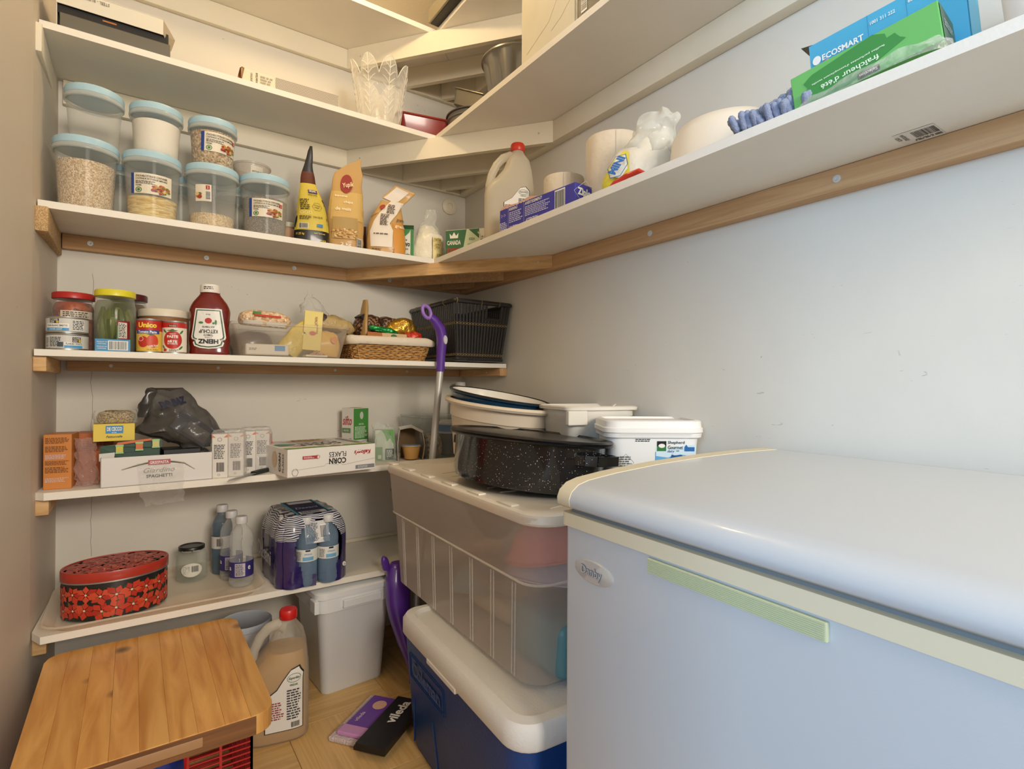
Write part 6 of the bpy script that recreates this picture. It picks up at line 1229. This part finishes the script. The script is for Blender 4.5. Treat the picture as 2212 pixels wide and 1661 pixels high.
def lab_navy(p, k, r):
    p.rect('label', (50, 44, 110), -r*2.9, .028, r*2.9, .074); p.rect('facts_panel', (196, 190, 196), -.014, .032, .014, .070, 1); p.lines((60, 56, 80), -.012, .034, .012, .068, 11); p.text('e', WHT, .026, .055, .008, .012, 2); p.text('a', WHT, -.030, .055, .008, .010, 2); return p
def lab_white(p, k, r): p.rect('label', (216, 212, 206), -r*2.9, .080, r*2.9, .118); p.bar(-.012, .088, .006, .112, 1, bg=None); return p
bottle('water_bottle', 'tall bluish bottle with white label at rear of the clear tray', (.425, -.105, Z5+.004), clear((112, 136, 156), .42, .05, .4), lab_white, .215, .030, liq=clear((100, 124, 146), .35, .1, .2))
bottle('water_bottle', 'middle bottle, clear with navy label, partly behind nearest bottle', (.442, -.180, Z5+.004), emp, lab_navy, .208, .032)
bottle('water_bottle', 'nearest empty clear water bottle with navy label on the tray', (.458, -.262, Z5+.004), emp, lab_navy, .205, .0335)
# shrink-wrapped pack of bottles
px0, py0, prz = .640, -.262, 2
def w2(x, y): a = radians(prz); return (px0+x*cos(a)-y*sin(a), py0+x*sin(a)+y*cos(a))
def lab_sel(p, k, r):
    p.rect('label', (222, 222, 216), -r*2.9, .076, r*2.9, .112); p.text('SPRING', (80, 150, 200), .004, .098, .022, .005); p.rect('blue_scene', (110, 170, 210), -.012, .079, .020, .090, 1); p.rect('brand_plate', (40, 36, 34), -.004, .106, .010, .111, 1); p.lines((110, 110, 110), -.034, .08, -.014, .106, 7); return p
wb_ = clear((140, 166, 192), .36, .05, .4); wl = clear((120, 150, 186), .30, .05, .2); pr_ = None
names = {(1, 0): 'left front bottle showing through hole in purple pack', (2, 0): 'right front bottle showing through hole in purple pack'}
for j in range(4):
    for i in range(3):
        x, y = -.066+i*.066, -.088+j*.062
        lb_ = 'water bottle wrapped inside the purple shrink pack'
        if j == 0: lb_ = ['front left bottle behind purple film of the pack', 'clear bottle at left in hole of the purple pack', 'clear bottle at right in hole of the purple pack'][i]; x = (-.058, -.004, .060)[i]
        if j == 0: x = (-.072, -.020, .044)[i]; y = (-.055, -.100, -.104)[i]
        l = (*w2(x, y), Z5)
        if j == 0 and i: pr_ = bottle('water_bottle', lb_, l, wb_, lab_sel, .205, .0315, -20+8*i, wl, 'bottles in the purple pack')
        elif pr_ is None or (j == 0 and i == 0): first_b = bottle('water_bottle', lb_, l, wb_, None, .205, .0300, -20, None, 'bottles in the purple pack')
        else: q = dup(first_b, l, 0, f"water bottle wrapped in the purple pack, {['front', 'second', 'third', 'rear'][j]} row, {['left', 'middle', 'right'][i]}")
for o_ in []: pass
t = thing('shrink_wrap', 'purple and navy shrink film around a pack of water bottles', 'film', (px0, py0, Z5), prz)
pf_ = mat((48, 38, 96), .22, coat=.7, bump=.5, bs=26)
nz, na = 30, 120
def wrap_pt(i, j):
    a = 2*pi*i/na; h = j/nz; z = .001+.210*h
    k = 1 if h < .66 else 1-.26*((h-.66)/.34)**2.2
    c, s = cos(a), sin(a); p_ = 5; x = (.106*k)*math.copysign(abs(c)**(2/p_), c); y = (.128*(1 if h < .62 else 1-.16*((h-.62)/.38)**2))*math.copysign(abs(s)**(2/p_), s)
    lump = .0035*cos(x*2*pi/.066)*(abs(s) > .7)+.0035*cos((y+.088)*2*pi/.062)*(abs(c) > .7); n = noise.noise(Vector((x*30, y*30, z*30)))*.003
    return Vector((x*(1+n*6)+(lump if abs(c) > .7 else 0)*math.copysign(1, c), y+(lump if abs(s) > .7 else 0)*math.copysign(1, s)+n, z))
V = [wrap_pt(i, j) for j in range(nz+1) for i in range(na)]; Fa, Fb = [], []
for j in range(nz):
    for i in range(na):
        f_ = (j*na+i, j*na+(i+1) % na, (j+1)*na+(i+1) % na, (j+1)*na+i); c = (V[f_[0]]+V[f_[2]])/2
        if c.y < -.085 and ((c.x-.012)/.072)**2+((c.z-.112)/.082)**2 < 1: continue
        if c.y < -.09 and abs(c.x-.010) < .022 and c.z < .05: continue
        (Fa if c.z < .140 else Fb).append(f_)
top = [nz*na+i for i in range(na)]; Fb.append(tuple(top))
def used(V, F): m_ = {}; VV = []; FF = []; [m_.setdefault(i, len(m_)) for f in F for i in f]; VV = [None]*len(m_); [VV.__setitem__(b, V[a]) for a, b in m_.items()]; return VV, [tuple(m_[i] for i in f) for f in F]
mk('wrap_sides', *used(V, Fa), pf_, t, 60)
zm, zt, zb_ = nt('zebra_print'); zb_.inputs['Roughness'].default_value = .25; zb_.inputs['Coat Weight'].default_value = .5
wv = zt.nodes.new('ShaderNodeTexWave'); wv.inputs['Scale'].default_value = 26; wv.inputs['Distortion'].default_value = 9; wv.inputs['Detail'].default_value = 1; wv.inputs['Detail Scale'].default_value = .6; wv.bands_direction = 'Z'
zt.links.new(coords(zt, (1.2, 1.2, 2.2)), wv.inputs[0]); zr = zt.nodes.new('ShaderNodeValToRGB'); zr.color_ramp.interpolation = 'CONSTANT'; zr.color_ramp.elements[0].color = lin((34, 34, 66)); zr.color_ramp.elements[1].position = .5; zr.color_ramp.elements[1].color = lin((206, 208, 216)); zt.links.new(wv.outputs['Color'], zr.inputs[0]); zt.links.new(zr.outputs[0], zb_.inputs['Base Color'])
mk('wrap_top', *used(V, Fb), zm, t, 60)
p = Print(t, Pl((0, -.01, .2120), (1, 0, 0), (0, 1, 0)), .0006); p.rect('navy_panel', (26, 30, 70), -.045, -.085, .055, .12); p.rect('teal_edge', (60, 150, 170), -.047, -.085, -.040, .12, 1); p.rect('teal_edge', (60, 150, 170), .050, -.085, .056, .12, 1); p.text('Dasani', (150, 160, 190), .005, .0, .07, .026, 2, shear=.2); p.rect('white_panel', (206, 208, 212), -.03, .070, .045, .105, 1); p.rect('white_panel', (206, 208, 212), -.035, -.084, .045, -.050, 1); p.lines((70, 70, 90), -.03, -.08, .04, -.054, 5); p.done()
g = G().sheet(6, 4, lambda u, v: Vector((-.030+u*.072, -.1285+.02*v+.0*u, .128+v*.062))); o = g.obj('facts_flap', mat((206, 206, 208), .4), t); p = Print(t, Pl((0, -.1290, .128), (1, 0, 0), (0, .30, .95))); p.lines((60, 60, 70), -.026, .006, .010, .060, 12); p.bar(.016, .014, .034, .050, 1); p.done()
p = Print(t, Pl((-.1105, 0, 0), (0, -1, 0)), .002); p.text('Dasani', (196, 196, 214), -.02, .085, .17, .046, 1); p.done()
p = Print(t, Pl((0, -.1335, 0)), .001); p.text('e', WHT, .084, .052, .010, .014, 1); p.done()

# ================================================================ floor
t = thing('square_pail', 'white square pail with lid on the floor under lowest shelf', 'pail', (.768, -.262, 0), 4)
wp = mat((228, 230, 232), .35)
rings = [(sq(.098, .096, .022), 0), (sq(.101, .099, .026), .005), (sq(.118, .115, .03), .262), (sq(.119, .116, .03), .264)]
shell(G(), rings, cap1=True).obj('pail_body', wp, t, 40)
rings = [(sq(.118, .116, .03), .262), (sq(.127, .124, .034), .264), (sq(.127, .124, .034), .300), (sq(.123, .120, .032), .304), (sq(.130, .127, .034), .306), (sq(.130, .127, .034), .322), (sq(.124, .121, .03), .326)]
pl_ = shell(G(), rings, cap0=False, cap1=True).obj('pail_lid', wp, t, 40)
G().rbox(-.050, .075, -.136, -.122, .272, .296, .002).obj('lid_latch', wp, pl_); G().rbox(-.137, -.122, -.124, -.08, .268, .306, .002).obj('corner_lug', wp, t)
t = thing('vinegar_jug', 'full clear jug of amber vinegar with red cap on floor', 'jug', (.520, -.468, 0), -12)
L = jug(t, .235, (236, 230, 216), mat((186, 146, 88), .2, coat=.4), mat((200, 34, 30), .35), H=.338, hw=.082, hd=.065, bodya=.22)
class _J:
    def P(s, a, b, e): return L.P(.066+(a-.066)*1.15, .035+(b-.030)*1.42, e)
p = Print(t, _J(), .0015); vlabel(p, up=.050); p.done()
t = thing('lidded_tub', 'grey-white lidded tub behind the floor vinegar jug', 'tub', (.470, -.26, 0), 0)
G().lathe([(.055, 0), (.06, .004), (.07, .235)], 40).obj('tub_body', mat((206, 206, 206), .45), t, True); G().lathe([(.0715, .232), (.075, .234), (.075, .246), (.070, .250), (.066, .246), (.0005, .246)], 40, cap1=False).obj('tub_lid', mat((190, 196, 206), .45), t, 50)
# crate with chopping board on top
t = thing('plastic_crate', 'red plastic grid crate under the wooden chopping board', 'crate', (.222, -.600, 0), 0)
rc = mat((176, 28, 30), .38, coat=.1); cx, cyy, ch = .178, .205, .275
g = G(); T_ = .006
def bar(g, a, b, w_=.0022, d_=.0035):
    a, b = Vector(a), Vector(b); lo = Vector([min(a[i], b[i]) for i in range(3)])-Vector((w_, w_, w_)); hi = Vector([max(a[i], b[i]) for i in range(3)])+Vector((w_, w_, w_)); g.box(lo.x, hi.x, lo.y, hi.y, lo.z, hi.z)
for side in ('front', 'back', 'left', 'right'):
    def P3(u, z):
        return {'front': (u, -cyy, z), 'back': (u, cyy, z), 'left': (-cx, u, z), 'right': (cx, u, z)}[side]
    um = cx if side in ('front', 'back') else cyy
    for i in range(24):
        z = .006+i*.0114; cuts = [(-um, -.055), (.055, um)] if side == 'front' and .185 < z < .245 else [(-um, um)]
        for c0, c1 in cuts: s_ = G(); bar(s_, P3(c0, z), P3(c1, z), .0014); s_.obj('cross_slat', rc, t)
    nb = 6
    for i in range(nb+1):
        u = -um+2*um*i/nb; s_ = G()
        if side == 'front' and abs(u) < .055: bar(s_, P3(u, 0), P3(u, .18), .003); 
        else: bar(s_, P3(u, 0), P3(u, ch-.012), .0024)
        s_.obj('upright_rib', rc, t)
g = G(); 
for a, b in (((-cx, -cyy), (cx, -cyy)), ((cx, -cyy), (cx, cyy)), ((cx, cyy), (-cx, cyy)), ((-cx, cyy), (-cx, -cyy))): bar(g, (*a, ch-.008), (*b, ch-.008), .007)
g.obj('crate_rim', rc, t); g = G()
for i in range(12): bar(g, (-cx, -cyy+i*.037, .004), (cx, -cyy+i*.037, .004), .003)
g.obj('crate_floor', rc, t); g = G(); g.tube([(-.055, -cyy, .18), (-.055, -cyy, .235), (-.045, -cyy, .247), (.045, -cyy, .247), (.055, -cyy, .235), (.055, -cyy, .18), (-.055, -cyy, .18)], .005, 6); g.obj('hand_hole_frame', rc, t)
t, L = softbag('blue_bag', 'shiny blue bag inside the red crate at its hand hole', 'bag', (.235, -.655, .008), (0, 0, 0), (.055, .06, .185), mat((30, 60, 150), .25, coat=.6, bump=.6, bs=30), 2.6, .008, 25, 2, 60)
bd = thing('chopping_board', 'thick honey-coloured wooden chopping board on the red crate', 'board', (.222, -.652, .276), 0)
hw, hd, cr_ = .2035, .267, .040; NS = 9; bw = wood((230, 176, 102), (196, 134, 66), (26, 3, 6), .38, knots=4, bump=.06, coat=.2)
for i in range(NS):
    x0, x1 = -hw+2*hw*i/NS+.00005, -hw+2*hw*(i+1)/NS-.00005
    def yy(x): d = max(0, abs(x)-(hw-cr_)); return hd-cr_+sqrt(max(0, cr_**2-d*d))
    n = 1 if (x0 > -hw+cr_ and x1 < hw-cr_) else 8; xs = [x0+(x1-x0)*q/n for q in range(n+1)]; z1 = .0385+.0003*((i*7) % 3)
    o = mk('board_stave', *(lambda q: (q.V, q.F))(G().prism([(x, -yy(x)) for x in xs]+[(x, yy(x)) for x in reversed(xs)], 0, z1)), bw, bd)
    md = o.modifiers.new('b', 'BEVEL'); md.width = .0006; md.segments = 1; md.limit_method = 'ANGLE'; md.angle_limit = radians(60)
G().rbox(-hw+cr_*.9, hw-cr_*.9, -hd-.0007, -hd+.0002, .0008, .0372, .0003).obj('end_grain_edge', wood((136, 92, 56), (104, 66, 38), (3, 40, 40), .5), bd)
g = G(); g.tube([(-.11, -hd-.0004, .020), (.075, -hd-.0004, .020)], .0095, 12, T=Matrix.Translation((0, 0, 0))); o = g.obj('finger_groove', mat((170, 130, 92), .5), bd, True); o.scale = (1, 1, 1)
for v in o.data.vertices: v.co.y = -hd-.0014+(v.co.y+hd+.0004)*.08
# spray mop
t = thing('spray_mop', 'purple spray mop leaning between shelves and tote', 'mop', (.965, -.400, 0), 0)
al = mat((188, 186, 184), .42, .35); pu = mat((88, 44, 150), .3, coat=.4); lil = mat((150, 110, 200), .35)
G().tube([(-.045, -.085, .045), (.012, .006, .30), (.078, .030, .71), (.1115, .038, 1.025)], .0118, 20).obj('metal_pole', al, t, True)
top = [(.1110, .038, 1.015), (.1135, .037, 1.08), (.116, .034, 1.13), (.106, .030, 1.165), (.078, .024, 1.195), (.062, .022, 1.205)]
G().tube(top, [.0150, .0165, .0195, .0190, .015, .011], 20).obj('handle_grip', pu, t, True)
c = Vector((.048, .018, 1.222)); G().tube([(c.x+.015*cos(a)-.006*sin(a), c.y, c.z-.004+.021*sin(a)) for a in [2*pi*i/20-1 for i in range(21)]], .0062, 10).obj('handle_ring', lil, t, True)
G().lathe([(.0005, .0012), (.9, .001), (1, 0), (1, -.002)], 24, T=Matrix.Translation((.118, .013, 1.125)) @ Matrix.Rotation(radians(98), 4, 'X') @ Matrix.Rotation(.1, 4, 'Z') @ Matrix.Diagonal((.0075, .016, 3, 1))).obj('grip_window', mat((200, 196, 210), .3), t, True)
g = G().loft(Loft([(.03, -.050, -.10, .012, .014, 2), (.07, -.048, -.088, .014, .020, 2.2), (.14, -.060, -.06, .022, .032, 2.4), (.24, -.068, -.03, .036, .036, 2.5), (.33, -.066, -.014, .040, .032, 2.5), (.375, -.062, -.006, .034, .026, 2.2), (.385, -.060, -.004, .026, .02, 2)], 5, True), 40); g.obj('water_tank', pu, t, 60)
G().loft(Loft([(.37, -.105, -.012, .010, .010, 2), (.39, -.108, -.012, .014, .010, 2), (.41, -.112, -.012, .010, .008, 2), (.415, -.112, -.012, .004, .004, 2)], 3, True), 20, crump=.003, cs=90).obj('spray_trigger', pu, t, 60)
h = Matrix.Translation((-.165, -.215, .014)) @ Matrix.Rotation(radians(38), 4, 'Z')
bk = mat((26, 26, 28), .4)
G().prism([(-.15, -.062), (.055, -.062), (.065, -.04), (.065, .03), (-.15, .03)], .0, .010, T=h).prism([(-.156, -.066), (.068, -.066), (.068, .020), (-.156, .020)], .010, .024, T=h).obj('mop_plate', bk, t)
pad = mat((222, 206, 206), .95, bump=.7, bs=200); G().rbox(-.125, .085, -.05, .125, -.013, .0, .003, T=h).obj('cleaning_pad', pad, t)
G().rbox(-.11, .075, .03, .105, .001, .010, .003, T=h).obj('purple_pad_sleeve', mat((110, 66, 170), .4), t); G().rbox(-.112, -.075, .026, .108, .001, .012, .003, T=h).obj('pink_tab', mat((206, 150, 206), .5), t)
pp = Print(t, Pl(h @ Vector((0, 0, .0245)), (h.to_3x3() @ Vector((1, 0, 0))), (h.to_3x3() @ Vector((0, 1, 0))))); pp.text('vileda', WHT, -.005, -.020, .105, .030, 3, bold=.03); pp.done()
pp = Print(t, Pl(h @ Vector((0, 0, .0105)), (h.to_3x3() @ Vector((1, 0, 0))), (h.to_3x3() @ Vector((0, 1, 0))))); pp.text('vileda', (220, 210, 230), -.035, .085, .045, .012, 1); pp.ell('skin_toned_print', (226, 180, 160), .03, .06, .022, .020, 1); pp.done()
